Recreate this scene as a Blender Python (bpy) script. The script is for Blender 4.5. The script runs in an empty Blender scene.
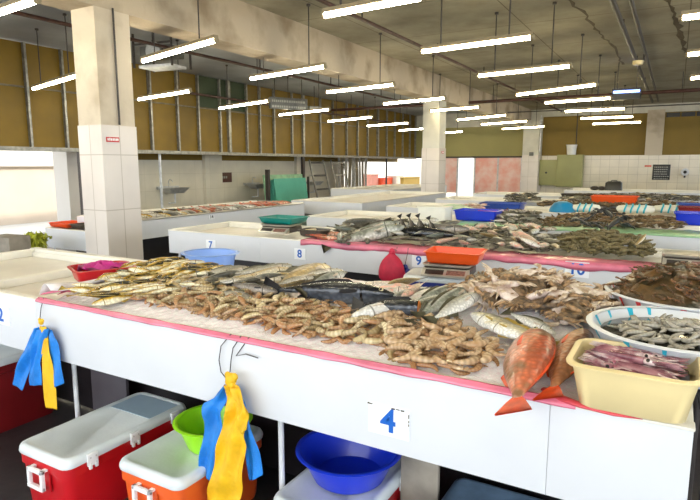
import bpy, bmesh, math, random
from mathutils import Vector, Matrix, Euler
random.seed(7)
PI = math.pi
S = bpy.context.scene
COL = S.collection
H = 1.6
YAW = math.radians(29.8); TILT = math.radians(8.6); F = 565.0

# ------------------------------------------------------------------ survey: a bearing read off the photo, met with a real plane
_fw = Vector((-math.sin(YAW) * math.cos(TILT), math.cos(YAW) * math.cos(TILT), -math.sin(TILT)))
_rt = Vector((math.cos(YAW), math.sin(YAW), 0)); _up = _rt.cross(_fw)
_C = Vector((0, 0, H))
def ray(px, py): return (_fw * F + _rt * (px - 350) - _up * (py - 250)).normalized()
def onz(px, py, z):
    d = ray(px, py); return _C + d * ((z - H) / d.z)
def ony(px, py, y):
    d = ray(px, py); return _C + d * (y / d.y)
def onx(px, py, x):
    d = ray(px, py); return _C + d * (x / d.x)

# ------------------------------------------------------------------ materials
M = {}
def newmat(name):
    m = bpy.data.materials.new(name); m.use_nodes = True
    M[name] = m
    return m, m.node_tree.nodes, m.node_tree.links, m.node_tree.nodes['Principled BSDF']
def c4(c): return (c[0], c[1], c[2], 1)
def mat(name, col, rough=.5, var=.0, vscale=8, col2=None, bump=0, bscale=40, metal=0, coat=0, trans=0, spec=.5, sss=0, contrast=(.35, .65), detail=4):
    m, N, L, P = newmat(name)
    P.inputs['Roughness'].default_value = rough
    P.inputs['Metallic'].default_value = metal
    P.inputs['Coat Weight'].default_value = coat
    P.inputs['Coat Roughness'].default_value = .12
    P.inputs['Specular IOR Level'].default_value = spec
    P.inputs['Transmission Weight'].default_value = trans
    if sss:
        P.inputs['Subsurface Weight'].default_value = sss
        P.inputs['Subsurface Radius'].default_value = (.02, .02, .02)
    P.inputs['Base Color'].default_value = c4(col)
    tc = N.new('ShaderNodeTexCoord')
    if col2 is not None or var:
        if col2 is None: col2 = tuple(max(0, c * (1 - var)) for c in col)
        n = N.new('ShaderNodeTexNoise'); n.inputs['Scale'].default_value = vscale; n.inputs['Detail'].default_value = detail
        L.new(tc.outputs['Object'], n.inputs['Vector'])
        r = N.new('ShaderNodeValToRGB'); r.color_ramp.elements[0].position = contrast[0]; r.color_ramp.elements[1].position = contrast[1]
        r.color_ramp.elements[0].color = c4(col2); r.color_ramp.elements[1].color = c4(col)
        L.new(n.outputs['Fac'], r.inputs['Fac']); L.new(r.outputs['Color'], P.inputs['Base Color'])
    if bump:
        n2 = N.new('ShaderNodeTexNoise'); n2.inputs['Scale'].default_value = bscale; n2.inputs['Detail'].default_value = 5
        L.new(tc.outputs['Object'], n2.inputs['Vector'])
        b = N.new('ShaderNodeBump'); b.inputs['Strength'].default_value = bump; b.inputs['Distance'].default_value = .02
        L.new(n2.outputs['Fac'], b.inputs['Height']); L.new(b.outputs['Normal'], P.inputs['Normal'])
    return m
def emit(name, col, strength):
    m, N, L, P = newmat(name)
    P.inputs['Base Color'].default_value = c4(col)
    P.inputs['Emission Color'].default_value = c4(col)
    P.inputs['Emission Strength'].default_value = strength
    return m
def tiles(name, col, grout, w, h, rough=.25, offset=0., mortar=.006, stain=.12, scale_n=1.5, u0=0, v0=0):
    """rectangular slabs laid on upright faces: u = x + y, v = z"""
    m, N, L, P = newmat(name)
    tc = N.new('ShaderNodeTexCoord'); sp = N.new('ShaderNodeSeparateXYZ'); L.new(tc.outputs['Object'], sp.inputs[0])
    ad = N.new('ShaderNodeMath'); ad.operation = 'ADD'; L.new(sp.outputs[0], ad.inputs[0]); L.new(sp.outputs[1], ad.inputs[1])
    au = N.new('ShaderNodeMath'); au.operation = 'ADD'; au.inputs[1].default_value = -u0 + 200 * w; L.new(ad.outputs[0], au.inputs[0])
    av = N.new('ShaderNodeMath'); av.operation = 'ADD'; av.inputs[1].default_value = -v0 + 20 * h; L.new(sp.outputs[2], av.inputs[0])
    cb = N.new('ShaderNodeCombineXYZ'); L.new(au.outputs[0], cb.inputs[0]); L.new(av.outputs[0], cb.inputs[1])
    br = N.new('ShaderNodeTexBrick'); L.new(cb.outputs[0], br.inputs['Vector'])
    br.offset = offset; br.inputs['Scale'].default_value = 1; br.inputs['Brick Width'].default_value = w; br.inputs['Row Height'].default_value = h
    br.inputs['Mortar Size'].default_value = mortar; br.inputs['Mortar Smooth'].default_value = .3
    br.inputs['Color1'].default_value = c4(col); br.inputs['Color2'].default_value = c4(tuple(c * .95 for c in col)); br.inputs['Mortar'].default_value = c4(grout)
    n = N.new('ShaderNodeTexNoise'); n.inputs['Scale'].default_value = scale_n; n.inputs['Detail'].default_value = 6; L.new(tc.outputs['Object'], n.inputs['Vector'])
    mr = N.new('ShaderNodeMapRange'); mr.inputs[1].default_value = .35; mr.inputs[2].default_value = .7; mr.inputs[3].default_value = 1 - stain; mr.inputs[4].default_value = 1; L.new(n.outputs['Fac'], mr.inputs[0])
    mx = N.new('ShaderNodeMix'); mx.data_type = 'RGBA'; mx.blend_type = 'MULTIPLY'; mx.inputs[0].default_value = 1
    L.new(br.outputs['Color'], mx.inputs[6]); L.new(mr.outputs[0], mx.inputs[7]); L.new(mx.outputs[2], P.inputs['Base Color'])
    P.inputs['Roughness'].default_value = rough
    return m
def fishmat(name, back, side, belly, spot=None, sscale=30, rough=.28, zr=.1, stripes=0):
    m, N, L, P = newmat(name)
    tc = N.new('ShaderNodeTexCoord'); sp = N.new('ShaderNodeSeparateXYZ'); L.new(tc.outputs['Object'], sp.inputs[0])
    n = N.new('ShaderNodeTexNoise'); n.inputs['Scale'].default_value = 9; n.inputs['Detail'].default_value = 4; L.new(tc.outputs['Object'], n.inputs['Vector'])
    ma = N.new('ShaderNodeMath'); ma.operation = 'MULTIPLY_ADD'; L.new(n.outputs['Fac'], ma.inputs[0]); ma.inputs[1].default_value = .09; L.new(sp.outputs[2], ma.inputs[2])
    mr = N.new('ShaderNodeMapRange'); mr.inputs[1].default_value = -zr + .045; mr.inputs[2].default_value = zr + .045; L.new(ma.outputs[0], mr.inputs[0])
    r = N.new('ShaderNodeValToRGB'); e = r.color_ramp.elements
    e[0].position = .18; e[0].color = c4(belly); e[1].position = .92; e[1].color = c4(back)
    k = e.new(.5); k.color = c4(side); k = e.new(.68); k.color = c4(tuple((a + b) / 2 for a, b in zip(side, back)))
    L.new(mr.outputs[0], r.inputs['Fac'])
    v = N.new('ShaderNodeTexVoronoi'); v.inputs['Scale'].default_value = sscale; L.new(tc.outputs['Object'], v.inputs['Vector'])
    vr = N.new('ShaderNodeMapRange'); vr.inputs[1].default_value = .1; vr.inputs[2].default_value = .6; vr.inputs[3].default_value = 1.12; vr.inputs[4].default_value = .62; L.new(v.outputs['Distance'], vr.inputs[0])
    mx = N.new('ShaderNodeMix'); mx.data_type = 'RGBA'; mx.blend_type = 'MULTIPLY'; mx.inputs[0].default_value = .8
    L.new(r.outputs[0], mx.inputs[6]); L.new(vr.outputs[0], mx.inputs[7]); out = mx.outputs[2]
    # gill slit pigment
    g = N.new('ShaderNodeMath'); g.operation = 'COMPARE'; L.new(sp.outputs[0], g.inputs[0]); g.inputs[1].default_value = .27; g.inputs[2].default_value = .008
    m2 = N.new('ShaderNodeMix'); m2.data_type = 'RGBA'; L.new(g.outputs[0], m2.inputs[0]); L.new(out, m2.inputs[6]); m2.inputs[7].default_value = c4(tuple(c * .3 for c in side)); out = m2.outputs[2]
    if spot is not None:
        n3 = N.new('ShaderNodeTexNoise'); n3.inputs['Scale'].default_value = 7; n3.inputs['Detail'].default_value = 6; L.new(tc.outputs['Object'], n3.inputs['Vector'])
        q = N.new('ShaderNodeMapRange'); q.inputs[1].default_value = .52; q.inputs[2].default_value = .64; L.new(n3.outputs['Fac'], q.inputs[0])
        m3 = N.new('ShaderNodeMix'); m3.data_type = 'RGBA'; L.new(q.outputs[0], m3.inputs[0]); L.new(out, m3.inputs[6]); m3.inputs[7].default_value = c4(spot); out = m3.outputs[2]
    L.new(out, P.inputs['Base Color'])
    b = N.new('ShaderNodeBump'); b.inputs['Strength'].default_value = .25; b.inputs['Distance'].default_value = .01; L.new(v.outputs['Distance'], b.inputs['Height']); L.new(b.outputs['Normal'], P.inputs['Normal'])
    P.inputs['Roughness'].default_value = rough; P.inputs['Coat Weight'].default_value = .35; P.inputs['Coat Roughness'].default_value = .1
    return m
def prawnmat(name, dark, light, tint, n=7):
    m, N, L, P = newmat(name)
    at = N.new('ShaderNodeAttribute'); at.attribute_name = 't'
    mu = N.new('ShaderNodeMath'); mu.operation = 'MULTIPLY'; mu.inputs[1].default_value = 2 * PI * 8; L.new(at.outputs['Fac'], mu.inputs[0])
    si = N.new('ShaderNodeMath'); si.operation = 'SINE'; L.new(mu.outputs[0], si.inputs[0])
    mr = N.new('ShaderNodeMapRange'); mr.inputs[1].default_value = -2.0; mr.inputs[2].default_value = 2.4; L.new(si.outputs[0], mr.inputs[0])
    mx = N.new('ShaderNodeMix'); mx.data_type = 'RGBA'; mx.inputs[6].default_value = c4(light); mx.inputs[7].default_value = c4(dark); L.new(mr.outputs[0], mx.inputs[0])
    oi = N.new('ShaderNodeObjectInfo'); tc = N.new('ShaderNodeTexCoord')
    n = N.new('ShaderNodeTexNoise'); n.noise_dimensions = '4D'; n.inputs['Scale'].default_value = 3; L.new(tc.outputs['Object'], n.inputs['Vector'])
    m5 = N.new('ShaderNodeMath'); m5.operation = 'MULTIPLY'; m5.inputs[1].default_value = 30; L.new(oi.outputs['Random'], m5.inputs[0]); L.new(m5.outputs[0], n.inputs['W'])
    q = N.new('ShaderNodeMapRange'); q.inputs[1].default_value = .42; q.inputs[2].default_value = .66; L.new(n.outputs['Fac'], q.inputs[0])
    m3 = N.new('ShaderNodeMix'); m3.data_type = 'RGBA'; L.new(q.outputs[0], m3.inputs[0]); L.new(mx.outputs[2], m3.inputs[6]); m3.inputs[7].default_value = c4(tint)
    L.new(m3.outputs[2], P.inputs['Base Color'])
    P.inputs['Roughness'].default_value = .25; P.inputs['Coat Weight'].default_value = .7; P.inputs['Coat Roughness'].default_value = .1
    return m

mat('white_panel', (.70, .715, .74), .35, .05, 3, spec=.4)
mat('cream_top', (.86, .83, .73), .4, .12, 2.5, bump=.1, bscale=8)
mat('tray_inside', (.82, .76, .66), .3, .18, 2.2)
mat('side_board', (.62, .58, .44), .5, .15, 3)
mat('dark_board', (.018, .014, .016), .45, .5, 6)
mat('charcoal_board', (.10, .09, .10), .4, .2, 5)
mat('white_metal', (.75, .76, .78), .35, .25, 9)
mat('steel', (.62, .62, .60), .35, .2, 10, metal=.6)
mat('galv', (.36, .35, .31), .45, .35, 12, metal=.6)
mat('dark_metal', (.05, .04, .035), .5, .3, 12)
mat('rust_pipe', (.09, .035, .025), .5, .4, 8)
mat('concrete', (.52, .435, .32), .85, 0, 1.6, col2=(.30, .23, .15), bump=.3, bscale=14, contrast=(.30, .52), detail=9)
mat('pillar_paint', (.66, .64, .56), .6, .2, 2.0)
mat('pillar_concrete', (.62, .54, .42), .75, 0, 1.6, col2=(.42, .34, .24), bump=.2, bscale=14, contrast=(.30, .5), detail=8)
mat('ceiling_paint', (.42, .43, .44), .8, .25, 1.2)
mat('ice', (1, .99, .99), .25, .0, 75, col2=(.98, .89, .92), bump=.3, bscale=160, coat=.5, contrast=(.42, .56), detail=6)
mat('pink_film', (.86, .22, .32), .25, .3, 6, coat=.3)
mat('red_film', (.75, .08, .10), .3, .3, 6)
mat('green_film', (.35, .62, .36), .3, .3, 6)
mat('clear_film', (.82, .76, .76), .25, .2, 8)
mat('red_plastic', (.55, .008, .014), .3, .12, 5, coat=.2)
mat('dark_red_plastic', (.22, .01, .012), .35, .3, 4)
mat('orange_plastic', (.80, .12, .02), .35, .1, 5)
mat('orange_red', (.86, .09, .015), .35, .1, 5)
mat('lid_white', (.74, .79, .80), .35, .18, 3, bump=.08, bscale=60)
mat('hard_white', (.85, .86, .86), .3, .08, 6)
mat('navy_plastic', (.015, .03, .20), .35, .2, 5)
mat('blue_plastic', (.01, .04, .62), .3, .1, 5, coat=.2)
mat('sky_lid', (.42, .56, .68), .4, .15, 4)
mat('bin_lid', (.10, .16, .24), .4, .4, 9)
mat('bin_blue', (.03, .08, .38), .4, .2, 6)
mat('sky_blue_plastic', (.25, .42, .86), .35, .1, 5)
mat('teal_plastic', (.005, .24, .20), .35, .15, 5)
mat('lime_plastic', (.35, .80, .015), .3, .08, 5, sss=.1)
mat('magenta_cloth', (.62, .03, .28), .5, .3, 9)
mat('crimson_cloth', (.62, .015, .06), .6, .25, 14)
mat('cream_plastic', (.86, .70, .36), .35, .1, 4, bump=.05, bscale=40)
mat('blue_cloth', (.012, .23, .74), .55, .25, 14, bump=.25, bscale=60)
mat('yellow_cloth', (.90, .52, .008), .6, .22, 12, bump=.25, bscale=60)
mat('sign_white', (.90, .92, .94), .3)
mat('sign_blue', (.01, .12, .52), .4)
mat('sign_red', (.55, .02, .02), .4)
mat('sign_black', (.02, .02, .02), .35)
mat('sign_grey', (.13, .13, .12), .4, .3, 12)
mat('text_pale', (.32, .32, .28), .4)
mat('brown_plate', (.09, .03, .02), .4)
mat('rust_stain', (.13, .10, .06), .8, .5, 30)
mat('wire', (.06, .05, .05), .5)
mat("mustard", (.23, .135, .003), .6, .25, 1.3)
mat('mustard_olive', (.26, .17, .03), .7, .15, 1.0)
mat('olive_board', (.36, .32, .12), .7, .1, 1.0)
mat('green_board', (.05, .075, .035), .7, .2, 2)
mat('green_glass', (.12, .50, .38), .15, .15, 2, coat=.5)
mat('strip_dark', (.20, .16, .09), .5, .4, 8)
mat('floor_m', (.045, .04, .042), .4, .5, 2.0, bump=.15, bscale=10)
mat('floor_black', (.03, .027, .03), .45, .5, 6, bump=.3, bscale=30)
mat('street', (.42, .40, .36), .8, .1, 2)
mat('yard_wall', (.60, .50, .40), .8, .08, 1.2)
mat('yard_wall_white', (.68, .64, .58), .8, .05, 1.2)
mat('pink_wall', (.80, .33, .24), .7, .25, 1.4)
mat('leaf', (.62, .66, .05), .5, .5, 9)
mat('grey_box', (.32, .28, .22), .7, .3, 8)
mat('scale_black', (.035, .025, .02), .35, .4, 12)
mat('scale_pan', (.55, .52, .45), .3, .1, 5, metal=.6)
mat('keypad', (.35, .16, .12), .4, .6, 60)
mat('cyan_mark', (.02, .45, .62), .4)
mat('red_mark', (.75, .05, .05), .4)
mat('basin_white', (.78, .80, .82), .35, .06, 5)
mat('basin_glow', (.80, .80, .78), .35, .1, 5)
mat('water_dark', (.05, .05, .045), .1, .4, 20)
mat('eye_black', (.01, .01, .01), .1)
mat('eye_gold', (.55, .45, .25), .2)
mat('poly_box', (.86, .85, .76), .7, .05, 10)
emit('tube_glow', (1, .86, .52), 30.0)
emit('tube_cool', (1, .92, .70), 34.0)
emit('blue_glow', (.25, .38, 1), 5)
tiles('wall_tile', (.82, .73, .55), (.54, .46, .33), .35, .3, rough=.15)
tiles('left_tile', (.78, .72, .57), (.66, .60, .46), .6, .45, rough=.15)
tiles('pillar_tile', (.80, .73, .66), (.55, .48, .40), .445, .63, rough=.25, mortar=.006, u0=-1.16, v0=.45)
# ceiling: cast concrete with slab joints and weathered patches
m, N, L, P = newmat('ceiling_concrete')
tc = N.new('ShaderNodeTexCoord')
br = N.new('ShaderNodeTexBrick'); L.new(tc.outputs['Object'], br.inputs['Vector']); br.offset = 0
br.inputs['Scale'].default_value = 1; br.inputs['Brick Width'].default_value = 2.4; br.inputs['Row Height'].default_value = 2.0; br.inputs['Mortar Size'].default_value = .012; br.inputs['Mortar Smooth'].default_value = .6
br.inputs['Color1'].default_value = (.37, .34, .25, 1); br.inputs['Color2'].default_value = (.40, .365, .27, 1); br.inputs['Mortar'].default_value = (.15, .12, .08, 1)
n = N.new('ShaderNodeTexNoise'); n.inputs['Scale'].default_value = 1.1; n.inputs['Detail'].default_value = 8; n.inputs['Roughness'].default_value = .65; L.new(tc.outputs['Object'], n.inputs['Vector'])
mr = N.new('ShaderNodeMapRange'); mr.inputs[1].default_value = .3; mr.inputs[2].default_value = .7; mr.inputs[3].default_value = .6; mr.inputs[4].default_value = 1.15; L.new(n.outputs['Fac'], mr.inputs[0])
mx = N.new('ShaderNodeMix'); mx.data_type = 'RGBA'; mx.blend_type = 'MULTIPLY'; mx.inputs[0].default_value = 1
L.new(br.outputs['Color'], mx.inputs[6]); L.new(mr.outputs[0], mx.inputs[7]); L.new(mx.outputs[2], P.inputs['Base Color'])
P.inputs['Roughness'].default_value = .9

# fish skins
fishmat('skin_golden', (.03, .025, .008), (.72, .42, .02), (.95, .88, .64), sscale=18)
M['skin_golden'].node_tree.nodes['Principled BSDF'].inputs['Roughness'].default_value = .22
fishmat('skin_grey', (.10, .095, .07), (.42, .37, .27), (.82, .78, .68))
fishmat('skin_tan', (.22, .15, .05), (.55, .38, .14), (.82, .72, .52))
fishmat('skin_black', (.004, .005, .008), (.008, .010, .015), (.10, .115, .14), rough=.16)
fishmat('skin_pale', (.62, .44, .32), (.80, .62, .50), (.90, .82, .74), spot=(.80, .40, .30))
fishmat('skin_white', (.62, .58, .50), (.86, .83, .76), (.92, .90, .86))
fishmat('skin_mackerel', (.12, .14, .11), (.34, .36, .29), (.74, .73, .66), spot=(.14, .15, .12))
fishmat('skin_silver', (.32, .30, .22), (.66, .64, .56), (.88, .86, .80))
fishmat('skin_yellowline', (.40, .38, .30), (.80, .70, .42), (.92, .90, .84))
fishmat('skin_snapper', (.50, .09, .04), (.74, .22, .10), (.94, .60, .46), spot=(.26, .13, .06), zr=.19)
fishmat('skin_brownred', (.12, .06, .03), (.50, .20, .08), (.70, .38, .22), zr=.15)
fishmat('skin_dusk', (.04, .035, .03), (.14, .12, .10), (.55, .48, .40))
mat('fin_dark', (.10, .09, .05), .4, .4, 20)
mat('fin_yellow', (.55, .38, .06), .4, .4, 20)
mat('fin_pale', (.60, .50, .40), .4, .3, 20)
mat('fin_red', (.86, .10, .02), .35, .35, 10)
mat('fin_black', (.012, .012, .016), .3)
mat('cut_orange', (.70, .22, .03), .4)
prawnmat('prawn_tan', (.19, .135, .055), (.62, .48, .27), (.34, .24, .10))
prawnmat('prawn_pale', (.30, .22, .10), (.82, .68, .42), (.50, .38, .18))
prawnmat('prawn_brown', (.16, .08, .03), (.56, .36, .18), (.42, .19, .07))
prawnmat('prawn_tiger', (.24, .13, .055), (.76, .56, .34), (.40, .22, .09))
prawnmat('prawn_olive', (.08, .065, .025), (.30, .24, .11), (.16, .12, .05))
prawnmat('prawn_far', (.12, .065, .03), (.36, .24, .12), (.22, .12, .05))
for _k in ('prawn_olive', 'prawn_far'):
    M[_k].node_tree.nodes['Principled BSDF'].inputs['Roughness'].default_value = .6; M[_k].node_tree.nodes['Principled BSDF'].inputs['Coat Weight'].default_value = .05
prawnmat('prawn_grey', (.30, .28, .22), (.42, .39, .32), (.34, .30, .24))
mat('prawn_leg', (.42, .24, .12), .4, .4, 20)
mat('crab_shell_pale', (.86, .76, .68), .35, 0, 6, col2=(.50, .34, .26), coat=.2, bump=.3, bscale=30)
mat('crab_leg_brown', (.46, .27, .12), .4, 0, 9, col2=(.10, .06, .03), coat=.2)
mat('crab_shell_brown', (.26, .16, .08), .4, 0, 9, col2=(.04, .03, .02), coat=.2, bump=.4, bscale=30)
mat('crab_leg_pale', (.74, .62, .46), .4, 0, 7, col2=(.42, .27, .15), coat=.2)
mat('crab_shell_dark', (.17, .085, .025), .4, 0, 14, col2=(.025, .022, .010), coat=.3, bump=.5, bscale=30)
mat('crab_leg_dark', (.26, .10, .03), .4, 0, 9, col2=(.03, .02, .012), coat=.2)
mat('squid_pale', (.74, .60, .58), .2, 0, 5, col2=(.30, .08, .12), coat=.5, contrast=(.38, .6))
mat('squid_purple', (.40, .18, .20), .2, 0, 5, col2=(.12, .025, .045), coat=.5)
mat('fish_mass', (.26, .24, .17), .5, 0, 22, col2=(.025, .022, .018), coat=.1)  # lower fish layers, darkened to carry the deep shade between the fish
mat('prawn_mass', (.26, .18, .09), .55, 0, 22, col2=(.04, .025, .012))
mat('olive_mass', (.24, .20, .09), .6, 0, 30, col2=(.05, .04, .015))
mat('squid_gap_shade', (.05, .04, .05), .2, .6, 20, coat=.4)  # near-black: shade between the squid put into the colour

# ------------------------------------------------------------------ mesh collector
class MB:
    def __init__(s): s.v = []; s.f = []; s.t = None
    def add(s, vs, fs):
        b = len(s.v); s.v += [tuple(v) for v in vs]; s.f += [tuple(i + b for i in f) for f in fs]; return s
    def box(s, x0, x1, y0, y1, z0, z1, mtx=None):
        vs = [Vector(p) for p in ((x0, y0, z0), (x1, y0, z0), (x1, y1, z0), (x0, y1, z0), (x0, y0, z1), (x1, y0, z1), (x1, y1, z1), (x0, y1, z1))]
        if mtx is not None: vs = [mtx @ v for v in vs]
        return s.add(vs, ((0, 3, 2, 1), (4, 5, 6, 7), (0, 1, 5, 4), (1, 2, 6, 5), (2, 3, 7, 6), (3, 0, 4, 7)))
    def loft(s, rings, cap0=True, cap1=True, close=True):
        n = len(rings[0]); vs = [p for r in rings for p in r]; fs = []
        for i in range(len(rings) - 1):
            for k in range(n if close else n - 1):
                a = i * n + k; b = i * n + (k + 1) % n
                fs.append((a, b, b + n, a + n))
        if cap0: fs.append(tuple(range(n - 1, -1, -1)))
        if cap1: fs.append(tuple((len(rings) - 1) * n + k for k in range(n)))
        return s.add(vs, fs)
    def tube(s, pts, r, n=8, flat=1.0):
        pts = [Vector(p) for p in pts]; rs = r if isinstance(r, (list, tuple)) else [r] * len(pts)
        rings = []; up = None
        for i, p in enumerate(pts):
            d = (pts[min(i + 1, len(pts) - 1)] - pts[max(i - 1, 0)]).normalized()
            if up is None: up = Vector((0, 0, 1)) if abs(d.z) < .9 else Vector((1, 0, 0))
            a = d.cross(up)
            if a.length < 1e-6: a = d.cross(Vector((0, 1, 0)))
            a.normalize(); b = a.cross(d).normalized(); up = b
            rings.append([p + a * (rs[i] * math.cos(2 * PI * k / n)) + b * (rs[i] * flat * math.sin(2 * PI * k / n)) for k in range(n)])
        return s.loft(rings)
    def lathe(s, prof, n=24, cx=0, cy=0, cz=0, sx=1, sy=1, caps=True):
        rings = [[Vector((cx + r * sx * math.cos(2 * PI * k / n), cy + r * sy * math.sin(2 * PI * k / n), cz + z)) for k in range(n)] for r, z in prof]
        return s.loft(rings, caps, caps)
    def prism(s, outline, th, plane='xz', at=0):
        def P3(a, b, o): return Vector((a, o, b)) if plane == 'xz' else (Vector((a, b, o)) if plane == 'xy' else Vector((o, a, b)))
        return s.loft([[P3(a, b, at - th / 2) for a, b in outline], [P3(a, b, at + th / 2) for a, b in outline]])
    def ball(s, c, rx, ry, rz, n=10, m=6):
        rings = []
        for i in range(m + 1):
            a = -PI / 2 + PI * i / m
            rr = max(math.cos(a), .02)
            rings.append([Vector((c[0] + rx * rr * math.cos(2 * PI * k / n), c[1] + ry * rr * math.sin(2 * PI * k / n), c[2] + rz * math.sin(a))) for k in range(n)])
        return s.loft(rings)
    def xf(s, m): s.v = [tuple(m @ Vector(v)) for v in s.v]; return s
    def build(s, name, material, parent=None, smooth=False, bevel=0, sub=0, solid=0):
        me = bpy.data.meshes.new(name); me.from_pydata(s.v, [], s.f); me.update()
        bm = bmesh.new(); bm.from_mesh(me); bmesh.ops.recalc_face_normals(bm, faces=bm.faces)
        if bevel: bmesh.ops.bevel(bm, geom=[e for e in bm.edges if e.calc_face_angle(0) > .6], offset=bevel, segments=2, affect='EDGES', profile=.6)
        bm.to_mesh(me); bm.free()
        o = bpy.data.objects.new(name, me); COL.objects.link(o)
        me.materials.append(material if not isinstance(material, str) else M[material])
        if smooth or bevel:
            for p in me.polygons: p.use_smooth = True
            if smooth != 'all':
                me.set_sharp_from_angle(angle=math.radians(50))
        if solid:
            md = o.modifiers.new('s', 'SOLIDIFY'); md.thickness = solid; md.offset = 0
        if sub:
            md = o.modifiers.new('u', 'SUBSURF'); md.levels = sub; md.render_levels = sub
        if s.t is not None:
            a = me.attributes.new('t', 'FLOAT', 'POINT'); a.data.foreach_set('value', s.t)
        if parent is not None: o.parent = parent
        return o
def rrect(hx, hy, r, z, cx=0, cy=0, seg=4):
    r = min(r, hx - 1e-4, hy - 1e-4); out = []
    for (qx, qy, a0) in ((1, 1, 0), (-1, 1, 90), (-1, -1, 180), (1, -1, 270)):
        for k in range(seg + 1):
            a = math.radians(a0 + 90 * k / seg)
            out.append(Vector((cx + qx * (hx - r) + r * math.cos(a), cy + qy * (hy - r) + r * math.sin(a), z)))
    return out

def tag(o, label=None, cat=None, group=None, kind=None):
    if label: o['label'] = label
    if cat: o['category'] = cat
    if group: o['group'] = group
    if kind: o['kind'] = kind
    return o
def thing(name, loc, rz, label, cat, group=None):
    o = bpy.data.objects.new(name, None); o.empty_display_size = .05; COL.objects.link(o)
    o.location = loc; o.rotation_euler = (0, 0, rz)
    return tag(o, label, cat, group)
def struct(mb, name, material, **k):
    return tag(mb.build(name, material, **k), kind='structure')
def copy_tree(o, parent=None):
    c = o.copy(); COL.objects.link(c)
    if parent is not None: c.parent = parent
    for ch in list(KIDS.get(o.name, ())): copy_tree(ch, c)
    return c
KIDS = {}
def index_kids(o):
    KIDS[o.name] = list(o.children)
    for c in o.children: index_kids(c)
USED = set()
def proto(o):
    index_kids(o); return o
def use(p, label=None, cat=None, group=None):
    """the first time the proto itself, afterwards copies of it and its parts"""
    if p.name not in USED: USED.add(p.name); o = p
    else: o = copy_tree(p)
    return tag(o, label, cat, group)
def smooth01(t): t = max(0, min(1, t)); return t * t * (3 - 2 * t)


# ================================================================== THE ROOM
CEIL = 3.92
XB = -11.0        # hanging board screen along the left side
XT = -12.0        # tiled wall behind it
YB = 25.5         # far wall
struct(MB().box(-13, 9, -5, 26, -.15, 0), 'floor', 'floor_m')
struct(MB().box(-5.8, 9, -4.2, 26, CEIL, CEIL + .25), 'ceiling', 'ceiling_concrete')
struct(MB().box(-13, -5.8, -4.2, 26, CEIL, CEIL + .25), 'ceiling', 'ceiling_paint')
struct(MB().box(-60, 40, -40, 60, -.4, -.16), 'ground', 'street')
# tiled wall on the left, with mustard boards over it
struct(MB().box(XT - .2, XT, 8.1, 20.3, 0, 1.72), 'wall_left', 'left_tile')
struct(MB().box(XT - .2, XT, 8.1, 25.7, 1.72, CEIL), 'wall_left_upper', 'mustard')
for k, (a, b) in enumerate(((12.3, 13.0), (16.9, 17.3))):
    struct(MB().box(XT, XT + .12, a, b, 0, CEIL), 'trim_%d' % (k + 1), 'left_tile')
# far wall: tiles below, boards above, opening to the yard on the left
struct(MB().box(-5.1, 9, YB, YB + .2, 0, 1.97), 'wall_back', 'wall_tile')
struct(MB().box(-12, -5.3, YB, YB + .2, 3.28, CEIL), 'wall_back_upper', 'pillar_paint')
struct(MB().box(-5.3, -5.1, YB, YB + .2, 0, CEIL), 'trim_12', 'pillar_paint')
struct(MB().box(-12, -5.3, YB, YB + .12, 1.97, 3.28), 'wall_back_board', 'olive_board')
struct(MB().box(-12, -5.3, YB - .05, YB + .15, 1.90, 1.97), 'trim_3', 'dark_metal')
struct(MB().box(-5.1, 9, YB, YB + .15, 1.97, 3.6), 'wall_back_mustard', 'mustard_olive')
struct(MB().box(-5.1, 9, YB - .1, YB + .2, 3.6, CEIL), 'trim_4', 'pillar_paint')
for k, x in enumerate((-1.15, 4.2)):
    struct(MB().box(x, x + .6, YB - .14, YB, 1.97, 3.7), 'trim_%d' % (5 + k), 'pillar_concrete')
# glass doors of the opening: slim frames with red patterned glass
mat('door_glass', (.88, .42, .32), .3, 0, 3, col2=(.95, .72, .64), trans=.3)
for k, x in enumerate((-8.88, -8.07, -7.0, -5.95)):
    struct(MB().box(x, x + .07, YB - .02, YB + .05, 0, 1.92), 'trim_%d' % (8 + k), 'white_metal')
struct(MB().box(-9.9, -8.88, YB + .01, YB + .03, .3, 1.9), 'window_1', 'door_glass')
struct(MB().box(-8.0, -7.0, YB + .01, YB + .03, .3, 1.9), 'window_2', 'door_glass')
struct(MB().box(-6.93, -5.95, YB + .01, YB + .03, .3, 1.9), 'window_3', 'door_glass')
# beam and pillars
struct(MB().box(-6.05, -5.6, -4.2, YB - .02, 3.30, CEIL), 'beam', 'concrete')
struct(MB().box(-5.99, -5.6, 4.2, 4.66, 2.04, 3.30), 'pillar', 'pillar_concrete')
p = struct(MB().box(-6.0, -5.59, 4.19, 4.67, 0, 2.04), 'pillar', 'pillar_tile')
struct(MB().box(-6.08, -5.60, 14.6, 15.08, 2.04, 3.30), 'pillar', 'pillar_paint')
struct(MB().box(-6.095, -5.585, 14.585, 15.095, 0, 2.04), 'pillar', 'pillar_tile')
struct(MB().box(-5.75, -5.1, 24.8, YB - .01, 2.0, 3.45), 'pillar', 'pillar_paint')
struct(MB().box(-5.76, -5.09, 24.79, YB - .02, 0, 2.0), 'pillar', 'pillar_tile')
struct(MB().box(4.4, 4.9, 14.6, 15.1, 0, CEIL), 'pillar', 'concrete')
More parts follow.
